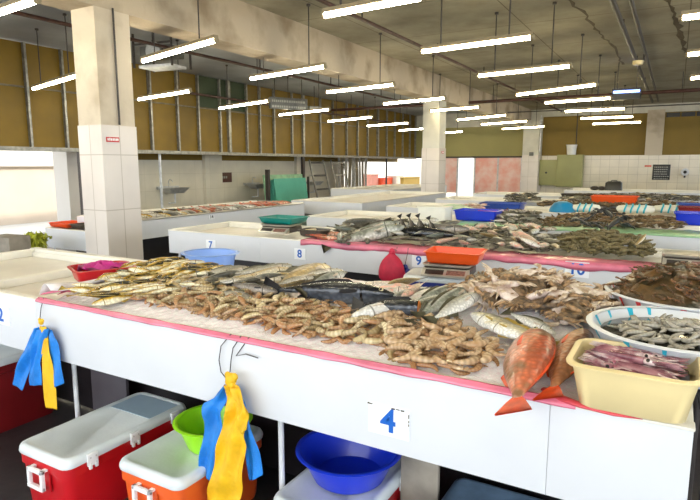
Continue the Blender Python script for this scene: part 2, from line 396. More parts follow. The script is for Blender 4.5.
# conduit on the first pillar
tag(MB().tube([(-5.58, 4.43, 3.32), (-5.58, 4.43, 2.05)], .012, 6).build('conduit', 'dark_metal'), 'thin black conduit running down the nearest pillar above the tiles', 'pipe')
for (x, y, z, l) in ((-5.589, 4.33, 1.88, 'red notice plate on the nearest tiled pillar'), (-5.57, 14.8, 1.93, 'tiny red notice plate on the middle pillar')):
    t = thing('notice_plate', (x, y, z), 0, l, 'sign')
    MB().box(0, .008, -.085, .085, -.028, .028).build('plate', 'sign_red', t)
    g = MB()
    for q, yy in enumerate((-.072, -.048, -.028, -.005, .018, .04, .058)):
        if q == 1: g.box(.008, .010, yy, yy + .012, -.012, .018)
        else: g.box(.008, .010, yy, yy + .014, -.012, .014)
    g.build('lettering', 'sign_white', t)

# the hanging screen of mustard boards in a steel frame: one thing, each board and stud its own part
sc_ = thing('board_screen', (XB, 15, 1.9), 0, 'long mustard board screen in steel studs hung above the left side counters', 'wall screen')
def lb(x0, x1, y0, y1, z0, z1): return MB().box(x0 - XB, x1 - XB, y0 - 15, y1 - 15, z0 - 1.9, z1 - 1.9)
ys = [2.6, 3.4, 4.2, 5.0, 5.85, 6.64, 7.4, 8.15, 8.9, 9.61, 10.45, 11.17, 11.98, 12.34, 13.1, 13.7, 14.4, 15.35, 16.0, 17.05, 17.9, 18.9, 19.75, 20.6, 21.5, 22.35, 23.15, 24.0, 24.8, 25.45]
for i in range(len(ys) - 1):
    green = 11.1 < ys[i] < 13
    lb(XB - .03, XB - .01, ys[i], ys[i + 1], 1.93, 3.1 if green else CEIL - .02).build('board', 'mustard', sc_)
    if green: lb(XB - .03, XB - .01, ys[i], ys[i + 1], 3.1, CEIL - .02).build('upper_board', 'green_board', sc_)
for i, y in enumerate(ys):
    w = .05 if y in (12.34, 16.0, 21.5) else .022
    lb(XB - .01, XB + .07, y - w, y + w, 1.9, CEIL - .02).build('stud', 'galv', sc_)
lb(XB - .05, XB + .10, 2.4, 25.45, 1.86, 1.94).build('bottom_rail', 'galv', sc_)
lb(XB - .01, XB + .03, 2.4, 25.45, 3.06, 3.09).build('middle_rail', 'strip_dark', sc_)
for (y, w, m_) in ((7.7, .05, 'dark_metal'), (9.84, .022, 'white_metal'), (16.0, .05, 'dark_metal'), (22.4, .03, 'dark_metal')):
    tag(MB().box(XB - w, XB + w, y - w, y + w, 0, 1.86).build('screen_post', m_), {7.7: 'dark steel post under the screen left of the nearest pillar', 9.84: 'slim white post in front of the tiled wall', 16.0: 'dark steel post beside the green glass sheets', 22.4: 'dark post before the far left opening'}[y], 'post')
# outside on the left
struct(MB().box(-17.3, -17, -6, 22, -.2, 1.55), 'yard_wall', 'yard_wall')
struct(MB().box(-17.4, -16.9, -6, 22, 1.55, 1.66), 'yard_wall_coping', 'yard_wall_white')

struct(MB().box(XT - .2, XT + .3, 7.85, 8.1, 0, CEIL), 'wall_left_end', 'yard_wall_white')
struct(MB().box(-14, -1, 31, 31.3, -.2, 5), 'wall_yard_back', 'yard_wall_white')
struct(MB().box(-12.5, -12.3, 20, 25, -.2, .5), 'kerb_wall', 'yard_wall')

# ------------------------------------------------------------------ light fittings
mat('batten', (.30, .24, .14), .5)
def lamp(a, b, z, glow='tube_glow', label='', pa=.2, pb=.8, n=0):
    A = onz(a[0], a[1], z); B = onz(b[0], b[1], z)
    d = B - A; Ln = d.length
    t = thing('batten_lamp', tuple((A + B) / 2), math.atan2(d.y, d.x), label, 'ceiling light', 'fluorescent lamps hung from the ceiling')
    h = Ln / 2
    MB().tube([(-h + .03, 0, 0), (h - .03, 0, 0)], .025, 10).build('tube', glow, t, smooth=True)
    MB().box(-h + .02, h - .02, -.03, .03, .022, .06).build('housing', 'batten', t)
    for s in (-1, 1): MB().tube([(s * h, 0, 0), (s * (h - .035), 0, 0)], .029, 10).build('end_cap', 'batten', t, smooth=True)
    for q in (pa, pb):
        x = -h + Ln * q
        r = MB().tube([(x, 0, .06), (x, 0, CEIL - z)], .009, 6).build('rod', 'dark_metal', t)
        MB().tube([(x, 0, CEIL - z - .03), (x, 0, CEIL - z)], .03, 8).build('ceiling_plate', 'dark_metal', r)
    return t
lamps = [
 ((322, 16), (425, -3), 3.0, 'lamp nearest the top edge, cut off by it, middle of the picture'),
 ((420, 52), (534, 37), 3.0, 'long lamp in the second place of the middle row, above the first pillar gap'),
 ((477, 76), (572, 66), 3.0, 'third lamp of the middle row counted from the camera'),
 ((516, 95), (598, 84.5), 3.0, 'fourth lamp of the middle row counted from the camera'),
 ((544, 103), (612, 98), 3.0, 'fifth lamp of the middle row, level with the blue-lit sign'),
 ((564, 111.5), (626, 108.5), 3.0, 'sixth lamp of the middle row counted from the camera'),
 ((580, 118.6), (634, 116.6), 3.0, 'seventh lamp of the middle row, last but one'),
 ((592, 124), (642, 122), 3.0, 'farthest lamp of the middle row, in front of the mustard boards'),
 ((-60, 33), (38, 0), 3.0, 'lamp in the top left corner cut off by the frame'),
 ((142, 61.5), (217, 40), 3.0, 'lamp hung just right of the nearest pillar before the beam'),
 ((250, 79), (326, 66.5), 3.0, 'lamp in front of the beam below its middle'),
 ((326, 92.5), (395, 84.5), 3.0, 'lamp in front of the beam, next one before the middle pillar'),
 ((383, 104), (446, 98), 3.0, 'lamp crossing in front of the head of the middle pillar'),
 ((430, 111), (480, 107), 3.0, 'first lamp right of the middle pillar, under the dark pipe'),
 ((457, 120), (507, 115), 3.0, 'second lamp right of the middle pillar'),
 ((481, 124.5), (528, 121), 3.0, 'third lamp right of the middle pillar'),
 ((502, 129), (545, 126.5), 3.0, 'fourth lamp beyond the middle pillar, crossing the far pillar'),
 ((33, 89), (80, 75), 2.95, 'lamp left of the nearest pillar, partly hidden by it'),
 ((138, 99.5), (191, 91), 2.95, 'lamp before the mustard boards, first right of the nearest pillar'),
 ((219, 108.5), (269, 101), 2.95, 'lamp before the boards under the green panels'),
 ((279, 115), (330, 109.5), 2.95, 'lamp under the dark hanging sign'),
 ((328, 121.5), (373, 117), 2.95, 'lamp before the boards, fifth along from the nearest pillar'),
 ((367, 126), (409, 123), 2.95, 'lamp before the boards just left of the middle pillar'),
 ((399, 130.5), (440, 127.5), 2.95, 'lamp half hidden behind the middle pillar, its left end showing'),
 ((436, 133.5), (463, 131.5), 2.95, 'smallest lamp, right behind the middle pillar'),
 ((678.6, 18.5), (795, 4), 3.0, 'uppermost of the three lamps cut by the right edge'),
 ((685, 55), (775, 46), 3.0, 'middle one of the three lamps cut by the right edge'),
 ((689, 78.5), (765, 72), 3.0, 'lowest of the three lamps cut by the right edge'),
]
for k, (a, b, z, l) in enumerate(lamps):
    lamp(a, b, z, 'tube_cool' if (b[0] < 480) else 'tube_glow', l)
for (x, y) in ((-2.1, 2.5), (-2.1, .3), (-4.7, 1.2), (-2.1, -2), (.75, 4.35), (.75, 2.2), (.75, 0), (.75, -2.1), (-4.9, -1)):      # unseen lamps added in line with the rows to brighten the near counter
    t = thing('batten_lamp', (x, y, 3.0), 0, 'unseen fluorescent lamp added overhead to brighten the near counter', 'ceiling light', 'added fluorescent lamps overhead out of frame')
    MB().tube([(-.72, 0, 0), (.72, 0, 0)], .025, 10).build('tube', 'tube_cool', t, smooth=True)
    MB().box(-.73, .73, -.03, .03, .022, .06).build('housing', 'batten', t)
    for q in (-.4, .4): MB().tube([(q, 0, .06), (q, 0, CEIL - 3.0)], .009, 6).build('rod', 'dark_metal', t)

# ------------------------------------------------------------------ pipes under the ceiling
def pipe(name, pts, r, m_, label, hang=None):
    t = thing(name, pts[0], 0, label, 'pipe')
    o = Vector(pts[0])
    MB().tube([Vector(p) - o for p in pts], r, 8).build('pipe_run', m_, t, smooth=True)
    if hang:
        a, b, n = Vector(pts[0]), Vector(pts[-1]), hang
        for k in range(n):
            q = a.lerp(b, (k + .5) / n)
            MB().tube([q - o, Vector((q.x, q.y, CEIL)) - o], .012, 6).build('hanger', 'dark_metal', t)
    return t
pipe('sprinkler_pipe', [(-4.2, -3, 3.72), (-4.2, 24.5, 3.72)], .03, 'rust_pipe', 'dark red pipe running lengthwise right of the beam', 9)
pipe('sprinkler_pipe', [(-10.9, 17.0, 3.45), (6, 17.0, 3.45)], .045, 'rust_pipe', 'thick dark pipe crossing the whole hall beyond the middle pillar', 7)
pipe('sprinkler_pipe', [(-7.8, -3, 3.6), (-7.8, 16.9, 3.6)], .03, 'rust_pipe', 'dark red pipe running lengthwise between beam and mustard boards', 7)
pipe('sprinkler_pipe', [(-10.6, 10.5, 3.35), (-10.6, 24, 3.35)], .03, 'rust_pipe', 'dark red pipe close along the mustard boards')
pipe('conduit_pipe', [(-6.6, -2, 3.75), (-6.6, 24, 3.75)], .012, 'dark_metal', 'thin conduit just behind the beam', 8)
pipe('conduit_pipe', [(-.92, -2, 3.78), (-.92, 23, 3.78)], .042, 'dark_metal', 'left one of the two dark pipes side by side on the right ceiling', 7)
pipe('conduit_pipe', [(-.70, -2, 3.85), (-.74, 23, 3.80)], .032, 'dark_metal', 'right one of the two dark pipes side by side on the right ceiling')
pipe('conduit_pipe', [(-5.0, 19.2, 3.3), (6, 19.2, 3.3)], .018, 'dark_metal', 'thin conduit crossing behind the thick pipe', 3)
pipe('conduit_pipe', [(-5.0, 24.6, 3.6), (-5.0, 24.6, 2.1)], .025, 'white_metal', 'upright pale conduit beside the farthest pillar')
pipe('conduit_pipe', [(-3.7, 25.3, 3.7), (-3.7, 25.3, 2.0)], .02, 'dark_metal', 'upright conduit on the far wall over the cabinets')
# sprinkler valve block on the twin pipes
t = thing('junction_box', (-.85, 13.3, 3.7), 0, 'pale round junction box under the twin ceiling pipes', 'junction box')
MB().lathe([(.02, 0), (.09, .01), (.10, .04), (.10, .09), (.02, .10)], 14, cz=-.1).build('body', 'cream_plastic', t, smooth=True)
MB().tube([(.1, .1, 0), (.1, .1, .2)], .02, 6).build('stem', 'dark_metal', t)
# dark weathering seams on the ceiling
for k, (pts, w) in enumerate((([(-1.75, 7.2), (-1.55, 8.6), (-1.42, 10), (-1.38, 11.6), (-1.25, 13), (-1.3, 15.4)], .022), ([(-.4, 7.4), (-.34, 9), (-.2, 10.5), (-.12, 12.5), (0, 14.5)], .04))):
    mb = MB(); rnd = random.Random(k)
    L1 = []; L2 = []
    for i in range(len(pts) - 1):
        for q in range(8):
            u = q / 8; x = pts[i][0] * (1 - u) + pts[i + 1][0] * u; y = pts[i][1] * (1 - u) + pts[i + 1][1] * u
            ww = w * rnd.uniform(.2, 1.5); x += rnd.uniform(-.035, .035)
            L1.append([Vector((x - ww, y, CEIL - .004)), Vector((x + ww, y, CEIL - .004)), Vector((x + ww, y, CEIL + .01)), Vector((x - ww, y, CEIL + .01))])
    mb.loft(L1)
    tag(mb.build('ceiling_crack', 'rust_stain'), kind='structure')
# lit insect killer / sign with a blue tube
t = thing('insect_killer', (-1.13, 14.7, 3.2), 0, 'dark hanging insect killer with a glowing blue tube', 'insect killer')
MB().box(-.30, .30, -.06, .06, -.13, -.02).build('tray', 'sign_black', t)
MB().box(-.30, .30, .02, .06, -.02, .13).build('back_plate', 'sign_black', t)
MB().tube([(-.27, -.02, .05), (.27, -.02, .05)], .028, 10).build('tube', 'blue_glow', t, smooth=True)
for s in (-1, 1):
    MB().box(s * .29 - .012, s * .29 + .012, -.06, .06, -.1, .12).build('end_plate', 'sign_black', t)
    MB().tube([(s * .2, .03, .12), (s * .2, .03, CEIL - 3.2)], .009, 6).build('rod', 'dark_metal', t)
# dark hanging sign in the left bay
t = thing('hanging_sign', (-9.1, 12.6, 3.2), math.radians(62), 'dark hanging sign board with two lines of faint writing before the mustard boards', 'sign')
MB().box(-.55, .55, -.04, .04, -.15, .15).build('sign_board', 'sign_grey', t, bevel=.01)
g = MB(); rnd = random.Random(4)
for row in (.05, -.09):
    x = -.5
    while x < .48:
        w = rnd.uniform(.03, .06); g.box(x, x + w, -.046, -.04, row - .025, row + .03); x += w + .02
g.build('lettering', 'text_pale', t)
for s in (-.4, .4): MB().tube([(s, 0, .18), (s, 0, CEIL - 3.2)], .01, 6).build('rod', 'dark_metal', t)
# air unit hung in the left bay
t = thing('fan_unit', (-8.3, 7.6, 3.45), math.radians(8), 'hung blower unit with blue-grey housing and pale tray right of the nearest pillar', 'air unit')
MB().box(-.34, .34, -.2, .2, .06, .26).build('housing', 'sign_grey', t, bevel=.02)
MB().lathe([(.02, 0), (.16, 0), (.16, .06), (.02, .06)], 16).xf(Matrix.Translation((.05, -.25, .14)) @ Matrix.Rotation(PI / 2, 4, 'X')).build('fan_ring', 'steel', t, smooth=True)
MB().box(-.36, .36, -.22, .22, -.12, -.07).build('drip_tray', 'white_metal', t, bevel=.01)
f = MB()
for x in (-.42, .42):
    for y in (-.26, .26): f.box(x - .015, x + .015, y - .015, y + .015, -.12, CEIL - 3.45)
f.box(-.43, .43, -.275, -.245, .27, .30); f.box(-.43, .43, .245, .275, .27, .30)
f.build('frame', 'dark_metal', t)
t = thing('pa_speaker', (-9.6, 14.6, 3.25), math.radians(60), 'small hung box speaker right of the dark hanging sign', 'speaker')
MB().box(-.22, .22, -.1, .1, -.08, .08).build('cabinet', 'sign_grey', t, bevel=.01)
MB().box(-.2, .2, -.11, -.1, -.06, .06).build('grille', 'scale_pan', t)
MB().tube([(0, 0, .08), (0, 0, CEIL - 3.25)], .01, 6).build('rod', 'dark_metal', t)

# ------------------------------------------------------------------ light
w = bpy.data.worlds.new('World'); S.world = w; w.use_nodes = True
N = w.node_tree.nodes; L = w.node_tree.links; bg = N['Background']
bg.inputs['Color'].default_value = (.86, .93, 1, 1); bg.inputs['Strength'].default_value = 3.3
sun = bpy.data.lights.new('Sun', 'SUN'); sun.energy = 3.2; sun.angle = math.radians(2); sun.color = (1, .93, .82)
so = bpy.data.objects.new('Sun', sun); COL.objects.link(so); so.rotation_euler = Euler((math.radians(48), 0, math.radians(62)), 'XYZ')
cam = bpy.data.cameras.new('Camera'); co = bpy.data.objects.new('Camera', cam); COL.objects.link(co)
cam.sensor_width = 36; cam.lens = F / 700 * 36; cam.clip_start = .05
co.location = (0, 0, H); co.rotation_euler = (PI / 2 - TILT, 0, YAW)
S.camera = co
S.view_settings.view_transform = 'Standard'; S.view_settings.look = 'None'; S.view_settings.gamma = 1; S.view_settings.exposure = .45
S.cycles.use_denoising = True
S.cycles.max_bounces = 8; S.cycles.diffuse_bounces = 4

# ================================================================== COUNTERS
ZT = .92
def counter(x0, x1, y0, y1, face, label, joints=(), ends='lr', legs=(), wall=.045, back_board=None, divs=(), name='market_counter', ZT=.92):
    cx, cy = (x0 + x1) / 2, (y0 + y1) / 2
    t = thing(name, (cx, cy, 0), 0, label, 'counter')
    def B(mb): return mb.xf(Matrix.Translation((-cx, -cy, 0)))
    zb = ZT - face
    xs = [x0] + sorted(joints) + [x1]
    for a, b in zip(xs[:-1], xs[1:]):
        B(MB().box(a + .0005, b - .0005, y0, y0 + .022, zb, ZT - .004)).build('front_panel', 'white_panel', t, bevel=.0015)
    for s, X in (('l', x0), ('r', x1)):
        a, b = (X, X + .022) if s == 'l' else (X - .022, X)
        B(MB().box(a, b, y0 + .023, y1 - .023, zb, ZT - .004)).build('end_panel', 'white_panel', t)
    B(MB().box(x0, x1, y1 - .022, y1, zb, ZT - .004)).build('back_panel', 'white_panel', t)
    B(MB().box(x0 + .023, x1 - .023, y0 + .023, y1 - .023, zb + .02, ZT - .05)).build('tray', 'tray_inside', t)
    r = MB()
    r.box(x0 - .003, x1 + .003, y0 - .004, y0 + wall, ZT - .010, ZT); r.box(x0, x1, y1 - wall * 1.4, y1, ZT - .02, ZT + .012)
    r.box(x0, x0 + wall * 1.4, y0 + wall, y1 - wall * 1.4, ZT - .02, ZT + .006); r.box(x1 - wall, x1, y0 + wall, y1 - wall * 1.4, ZT - .02, ZT)
    r.box(x0 + .02, x0 + .06, y0 + wall, y1 - wall, ZT - .05, ZT - .01); r.box(x0 + .06, x1 - .06, y1 - wall * 1.4 - .02, y1 - wall * 1.4, ZT - .05, ZT - .01)
    B(r).build('rim', 'cream_top', t, bevel=.004)
    for d in divs: B(MB().box(d - .03, d + .03, y0 + wall, y1 - wall * 1.4, ZT - .05, ZT - .002)).build('divider', 'cream_top', t, bevel=.004)
    nl = max(2, int((x1 - x0) / 1.25) + 1)
    px = legs or [x0 + .1 + (x1 - x0 - .2) * k / (nl - 1) for k in range(nl)]
    for X in px:
        for Y in (y0 + .05, y1 - .05): B(MB().tube([(X, Y, 0), (X, Y, zb + .01)], .012, 8)).build('leg', 'white_metal', t, smooth=True)
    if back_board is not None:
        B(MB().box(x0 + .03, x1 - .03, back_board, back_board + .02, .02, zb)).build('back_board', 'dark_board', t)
    return t
def digits(txt, x, y, z, size, w, h, label, m_='sign_blue', marks=False):
    t = thing('number_plate', (x, y, z), 0, label, 'number plate')
    MB().box(-w / 2, w / 2, -.006, 0, -h / 2, h / 2).build('plate', 'sign_white', t)
    cu = bpy.data.curves.new('face', 'FONT'); cu.body = txt; cu.size = size; cu.extrude = .001; cu.align_x = 'CENTER'; cu.align_y = 'CENTER'; cu.offset = size * .022
    o = bpy.data.objects.new('face', cu); COL.objects.link(o); o.parent = t; o.location = (0, -.0075, 0); o.rotation_euler = (PI / 2, 0, 0); cu.materials.append(M[m_])
    bpy.context.view_layer.update()
    me = bpy.data.meshes.new_from_object(o); q = bpy.data.objects.new('digit', me); COL.objects.link(q); q.parent = t; q.location = o.location; q.rotation_euler = o.rotation_euler
    bpy.data.objects.remove(o); q.name = 'digit'
    if marks:
        mm = MB()
        for q in range(9):
            u = -w / 2 + w * (q + .2) / 9
            if q in (0, 5, 6, 7): mm.box(u, u + w / 12, -.0078, -.006, h / 2 - .003 - (.0015 * (q % 2)), h / 2)
        for q in (.1, .16, .3, .42): mm.box(w / 2 - .003, w / 2, -.0078, -.006, h / 2 - q * h - .008, h / 2 - q * h)
        mm.box(-w / 2 - .002, -w / 2 + .004, -.0078, -.004, h / 2 - .003, h / 2 + .001)
        mm.build('rust_mark', 'rust_stain', t)
    return t

FY = 1.65
main = counter(-4.5, .09, FY, 2.70, .30, 'nearest long white counter with a 4 plate, heaped with fish and prawns', joints=(-2.81, -.27), legs=(-4.3, -2.60, -1.29, -.02), back_board=2.2, divs=(-3.45,))
row2 = counter(-4.62, 1.7, 4.2, 5.15, .245, 'second long white counter carrying the plates 7, 8, 9 and 10', joints=(-3.4, -2.05, -.72, .55), back_board=4.7)
counter(-4.25, 2.4, 6.25, 7.3, .245, 'third counter back, white, empty at its left end', joints=(-2.6, -1, .6), back_board=6.8)
counter(-4.15, 2.6, 8.45, 9.45, .245, 'fourth counter back, starting just left of the middle pillar', joints=(-2.4, -.6), back_board=9)
counter(-4.15, 3, 10.7, 11.7, .245, 'fifth counter back carrying the striped net bags', joints=(-2.2, -.3), back_board=11.2)
counter(-4.15, 3.4, 13.1, 14.1, .245, 'sixth counter back with the brown fish and the red tray', joints=(-2.0, 0), back_board=13.6)
counter(-2.6, 4, 16.2, 17.4, .245, 'farthest white counter with a black box on it', joints=(-.9, .45), back_board=16.8)
counter(-6.95, -5.72, 4.75, 8.35, .245, 'counter along the left side behind the nearest pillar, covered with small fish', back_board=None)
counter(-6.4, -4.85, 8.9, 13.2, .245, 'empty counter on the left before the leaning frames', back_board=None)
counter(-8.6, -6.6, 13.9, 18, .245, 'far empty counter left of the middle pillar', back_board=None)
counter(-7.12, -6.12, 4.4, 5.2, .255, 'short white counter seen left of the nearest pillar with an orange tray', back_board=4.8, ZT=.787)
# dark inner partitions below the near counter
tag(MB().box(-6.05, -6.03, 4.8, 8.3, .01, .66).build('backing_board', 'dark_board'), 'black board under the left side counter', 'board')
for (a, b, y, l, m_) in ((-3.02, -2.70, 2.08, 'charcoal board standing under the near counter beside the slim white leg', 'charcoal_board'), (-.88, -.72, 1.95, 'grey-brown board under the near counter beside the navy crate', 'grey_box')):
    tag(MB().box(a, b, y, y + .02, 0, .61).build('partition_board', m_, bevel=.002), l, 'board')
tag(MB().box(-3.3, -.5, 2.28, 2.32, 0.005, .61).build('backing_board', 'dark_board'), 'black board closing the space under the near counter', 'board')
p = ony(389, 421, FY); digits('4', p.x, FY, p.z, .115, .155, .105, 'white plate with blue 4 on the near counter', marks=True)
p = ony(2, 315, FY); digits('2', p.x, FY, p.z, .10, .15, .10, 'white plate with blue 2 on the near counter, cut by the left edge')
p = ony(211, 245, 4.2); digits('7', p.x, 4.2, p.z, .10, .12, .10, 'white plate with blue 7 near the left end of the second counter')
p = ony(300, 254, 4.2); digits('8', p.x, 4.2, p.z, .10, .12, .10, 'white plate with blue 8 below the dark tray on the second counter')
p = ony(419, 261, 4.2); digits('9', p.x, 4.2, p.z, .10, .12, .10, 'white plate with blue 9 above the navy cooler')
p = ony(577, 269.5, 4.2); digits('10', p.x, 4.2, p.z, .11, .16, .11, 'white plate with blue 10 right on the second counter')
t = digits('14', -5.718, 6.0, .86, .07, .10, .06, 'tiny plate with 14 on the left side counter', m_='sign_black'); t.rotation_euler = (0, 0, PI / 2)

# ================================================================== COOLERS AND TUBS
def cooler(x0, x1, y0, y1, top, body_m, label, handle=True, hinges=(), lid_m='lid_white', z0=0, patch=False, name='cooler_box', handle_end=-1):
    cx, cy = (x0 + x1) / 2, (y0 + y1) / 2; hx, hy = (x1 - x0) / 2, (y1 - y0) / 2; hh = top - z0
    t = thing(name, (cx, cy, z0), 0, label, 'cooler')
    lh = .042
    b = MB(); R = .045
    b.loft([rrect(hx - .035, hy - .035, R, 0), rrect(hx - .03, hy - .03, R, .02), rrect(hx - .016, hy - .016, R, hh - lh - .05), rrect(hx - .008, hy - .008, R, hh - lh - .045), rrect(hx - .008, hy - .008, R, hh - lh + .005)])
    b.build('body', body_m, t, smooth=True)
    l = MB()
    l.loft([rrect(hx - .004, hy - .004, R, hh - lh), rrect(hx, hy, R + .005, hh - lh + .012), rrect(hx - .002, hy - .002, R + .005, hh - .018), rrect(hx - .008, hy - .008, R, hh - .006), rrect(hx - .018, hy - .018, R, hh),
            rrect(hx - .032, hy - .032, R - .01, hh), rrect(hx - .038, hy - .038, R - .015, hh - .005)])
    lid = l.build('lid', lid_m, t, smooth=True)
    if patch: MB().box(-hx + .045, hx - .045, hy * .35, hy - .045, hh - .0048, hh - .003).build('faded_panel', 'sky_lid', lid)
    if handle:
        h = MB(); yy = -hy; z = hh - lh - .022
        h.box(-.055, .055, yy - .028, yy - .010, z - .018, z); h.box(-.055, .055, yy - .030, yy - .012, z - .095, z - .077)
        h.box(-.055, -.038, yy - .028, yy - .010, z - .095, z); h.box(.038, .055, yy - .028, yy - .010, z - .095, z)
        h.box(-.052, -.03, yy - .012, yy + .02, z - .012, z - .001); h.box(.03, .052, yy - .012, yy + .02, z - .012, z - .001)
        h.build('handle', 'hard_white', t, bevel=.004)
        MB().box(-.06, .06, yy + .006, yy + .012, z - .11, z + .01).build('handle_recess', body_m, t)
    for y in hinges:
        g = MB(); yy = -hy + (y1 - y0) * y
        g.box(hx - .006, hx + .008, yy - .025, yy + .025, hh - lh - .022, hh - lh + .035); g.box(hx, hx + .012, yy - .022, yy - .008, hh - lh - .035, hh - lh - .01); g.box(hx, hx + .012, yy + .008, yy + .022, hh - lh - .035, hh - lh - .01)
        hg = g.build('hinge', 'hard_white', t, bevel=.003)
        s = MB()
        for a in (-.014, .014):
            for bb in (-.012, .018): s.tube([(hx + .008, yy + a, hh - lh + bb), (hx + .0105, yy + a, hh - lh + bb)], .004, 6)
        s.build('screws', 'steel', hg)
    return t
cooler(-2.545, -2.165, 1.34, 2.06, .34, 'red_plastic', 'bright red cooler with white lid in front under the near counter', hinges=(.18, .5, .85), patch=True)
cooler(-2.02, -1.63, 1.47, 2.04, .34, 'orange_plastic', 'orange cooler with white lid, partly hidden by the hanging cloths')
cooler(-1.27, -.885, 1.58, 2.16, .34, 'red_plastic', 'red cooler with white lid under the 4 plate, a blue basin on it', handle=False, hinges=(.3, .7))
cooler(-3.85, -3.38, 1.35, 2.12, .46, 'dark_red_plastic', 'dark red cooler at the left edge behind the hanging blue cloth', handle=False)
cooler(-.70, -.25, 1.62, 2.12, .33, 'navy_plastic', 'dark crate with a grey-blue lid at the bottom edge', handle=False, lid_m='bin_lid', name='storage_crate')
nc = cooler(-1.69, -1.05, 3.68, 4.04, .82, 'navy_plastic', 'navy cooler with white lid standing before the second counter', hinges=(), handle=False, z0=.38); nc.rotation_euler = (0, 0, math.radians(11))
nc = cooler(-1.67, -1.07, 3.70, 4.02, .379, 'dark_board', 'black crate under the navy cooler', hinges=(), handle=False, lid_m='dark_board', name='storage_crate'); nc.rotation_euler = (0, 0, math.radians(11))

def tub(cx, cy, z, hx, hy, hh, m_, label, cat='tub', name='plastic_tub', rz=0, flare=.12, lip=.014, R=.05, wallt=.004, group=None):
    t = thing(name, (cx, cy, z), rz, label, cat, group)
    k = 1 - flare
    MB().loft([rrect(hx * k - .02, hy * k - .02, R * .7, 0), rrect(hx * k, hy * k, R * .9, .012), rrect(hx * .985, hy * .985, R, hh * .93), rrect(hx * .99 - wallt, hy * .99 - wallt, R - wallt, hh * .93),
               rrect(hx * k - wallt, hy * k - wallt, R * .9 - wallt, .016), rrect(hx * k - .02 - wallt, hy * k - .02 - wallt, R * .6, .008)]).build('body', m_, t, smooth=True)
    MB().loft([rrect(hx * .98, hy * .98, R, hh * .92), rrect(hx + lip * .9, hy + lip * .9, R + lip, hh * .93), rrect(hx + lip, hy + lip, R + lip, hh * .97), rrect(hx + lip * .4, hy + lip * .4, R + lip * .4, hh),
               rrect(hx - lip * .3, hy - lip * .3, R, hh), rrect(hx * .985 - wallt, hy * .985 - wallt, R - wallt, hh * .93)], False, False).build('rim', m_, t, smooth=True)
    return t
def basin(cx, cy, z, r, hh, m_, label, name='round_basin', base=.72, lip=.015, wt=.004, ell=1.0, rz=0, group=None):
    t = thing(name, (cx, cy, z), rz, label, 'basin', group)
    b = r * base
    MB().lathe([(b * .2, .004), (b * .93, 0), (b, .008), (r * .93, hh * .75), (r, hh * .96), (r - wt, hh * .96), (r * .93 - wt, hh * .75), (b - wt, .012), (b * .2, .010)], 40, sx=ell).build('body', m_, t, smooth=True)
    MB().lathe([(r - wt, hh * .95), (r + lip, hh * .955), (r + lip * 1.15, hh * .975), (r + lip * .7, hh), (r, hh), (r - wt, hh * .985)], 40, sx=ell, caps=False).build('rim', m_, t, smooth=True)
    return t
basin(-1.735, 1.785, .341, .160, .125, 'lime_plastic', 'lime green basin standing on the orange cooler beside the cloths')
basin(-1.07, 1.86, .341, .20, .125, 'blue_plastic', 'deep blue basin on the red cooler under the 4 plate')
basin(-2.42, 2.52, .955, .15, .12, 'sky_blue_plastic', 'pale blue basin on the back rim of the near counter', ell=1.1, base=.82)

# ================================================================== THE HEAP ON THE NEAR COUNTER
def heap(x, y):
    s = (y - FY)
    z = .922 + .032 * smooth01(s / .25) + .030 * smooth01((s - .12) / .5) + (.022 + .012 * smooth01((x + 1.95) / 1.)) * smooth01((y - 1.98) / .5) + .075 * math.exp(-((x + .52) / .19) ** 2 - ((y - 2.45) / .22) ** 2) - .03 * smooth01((y - 2.5) / .2)
    z -= .06 * smooth01((x + .28) / .15) * smooth01((y - 1.9) / .3)
    z -= .02 * smooth01((-2.35 - x) / .5)
    return z
def W(px, py, up=0.0, h=heap):
    z = 1.0
    for _ in range(40):
        p = onz(px, py, z); z = z * .5 + .5 * (h(p.x, p.y) + up)
    return Vector((p.x, p.y, z - up))
def inpoly(p, poly):
    c = False; n = len(poly)
    for i in range(n):
        x1, y1 = poly[i]; x2, y2 = poly[(i + 1) % n]
        if (y1 > p[1]) != (y2 > p[1]) and p[0] < (x2 - x1) * (p[1] - y1) / (y2 - y1) + x1: c = not c
    return c
def scatter(poly, n, dist, rnd, tries=60):
    """up to n points inside a ground polygon, at least dist apart"""
    xs = [p[0] for p in poly]; ys_ = [p[1] for p in poly]; out = []
    for _ in range(n * tries):
        if len(out) >= n: break
        p = (rnd.uniform(min(xs), max(xs)), rnd.uniform(min(ys_), max(ys_)))
        if inpoly(p, poly) and all((p[0] - q[0]) ** 2 + (p[1] - q[1]) ** 2 > dist * dist for q in out): out.append(p)
    return out
def ground(pts, h=heap): return [(q.x, min(q.y, 2.58)) for q in (W(a, b, 0, h) for a, b in pts)]

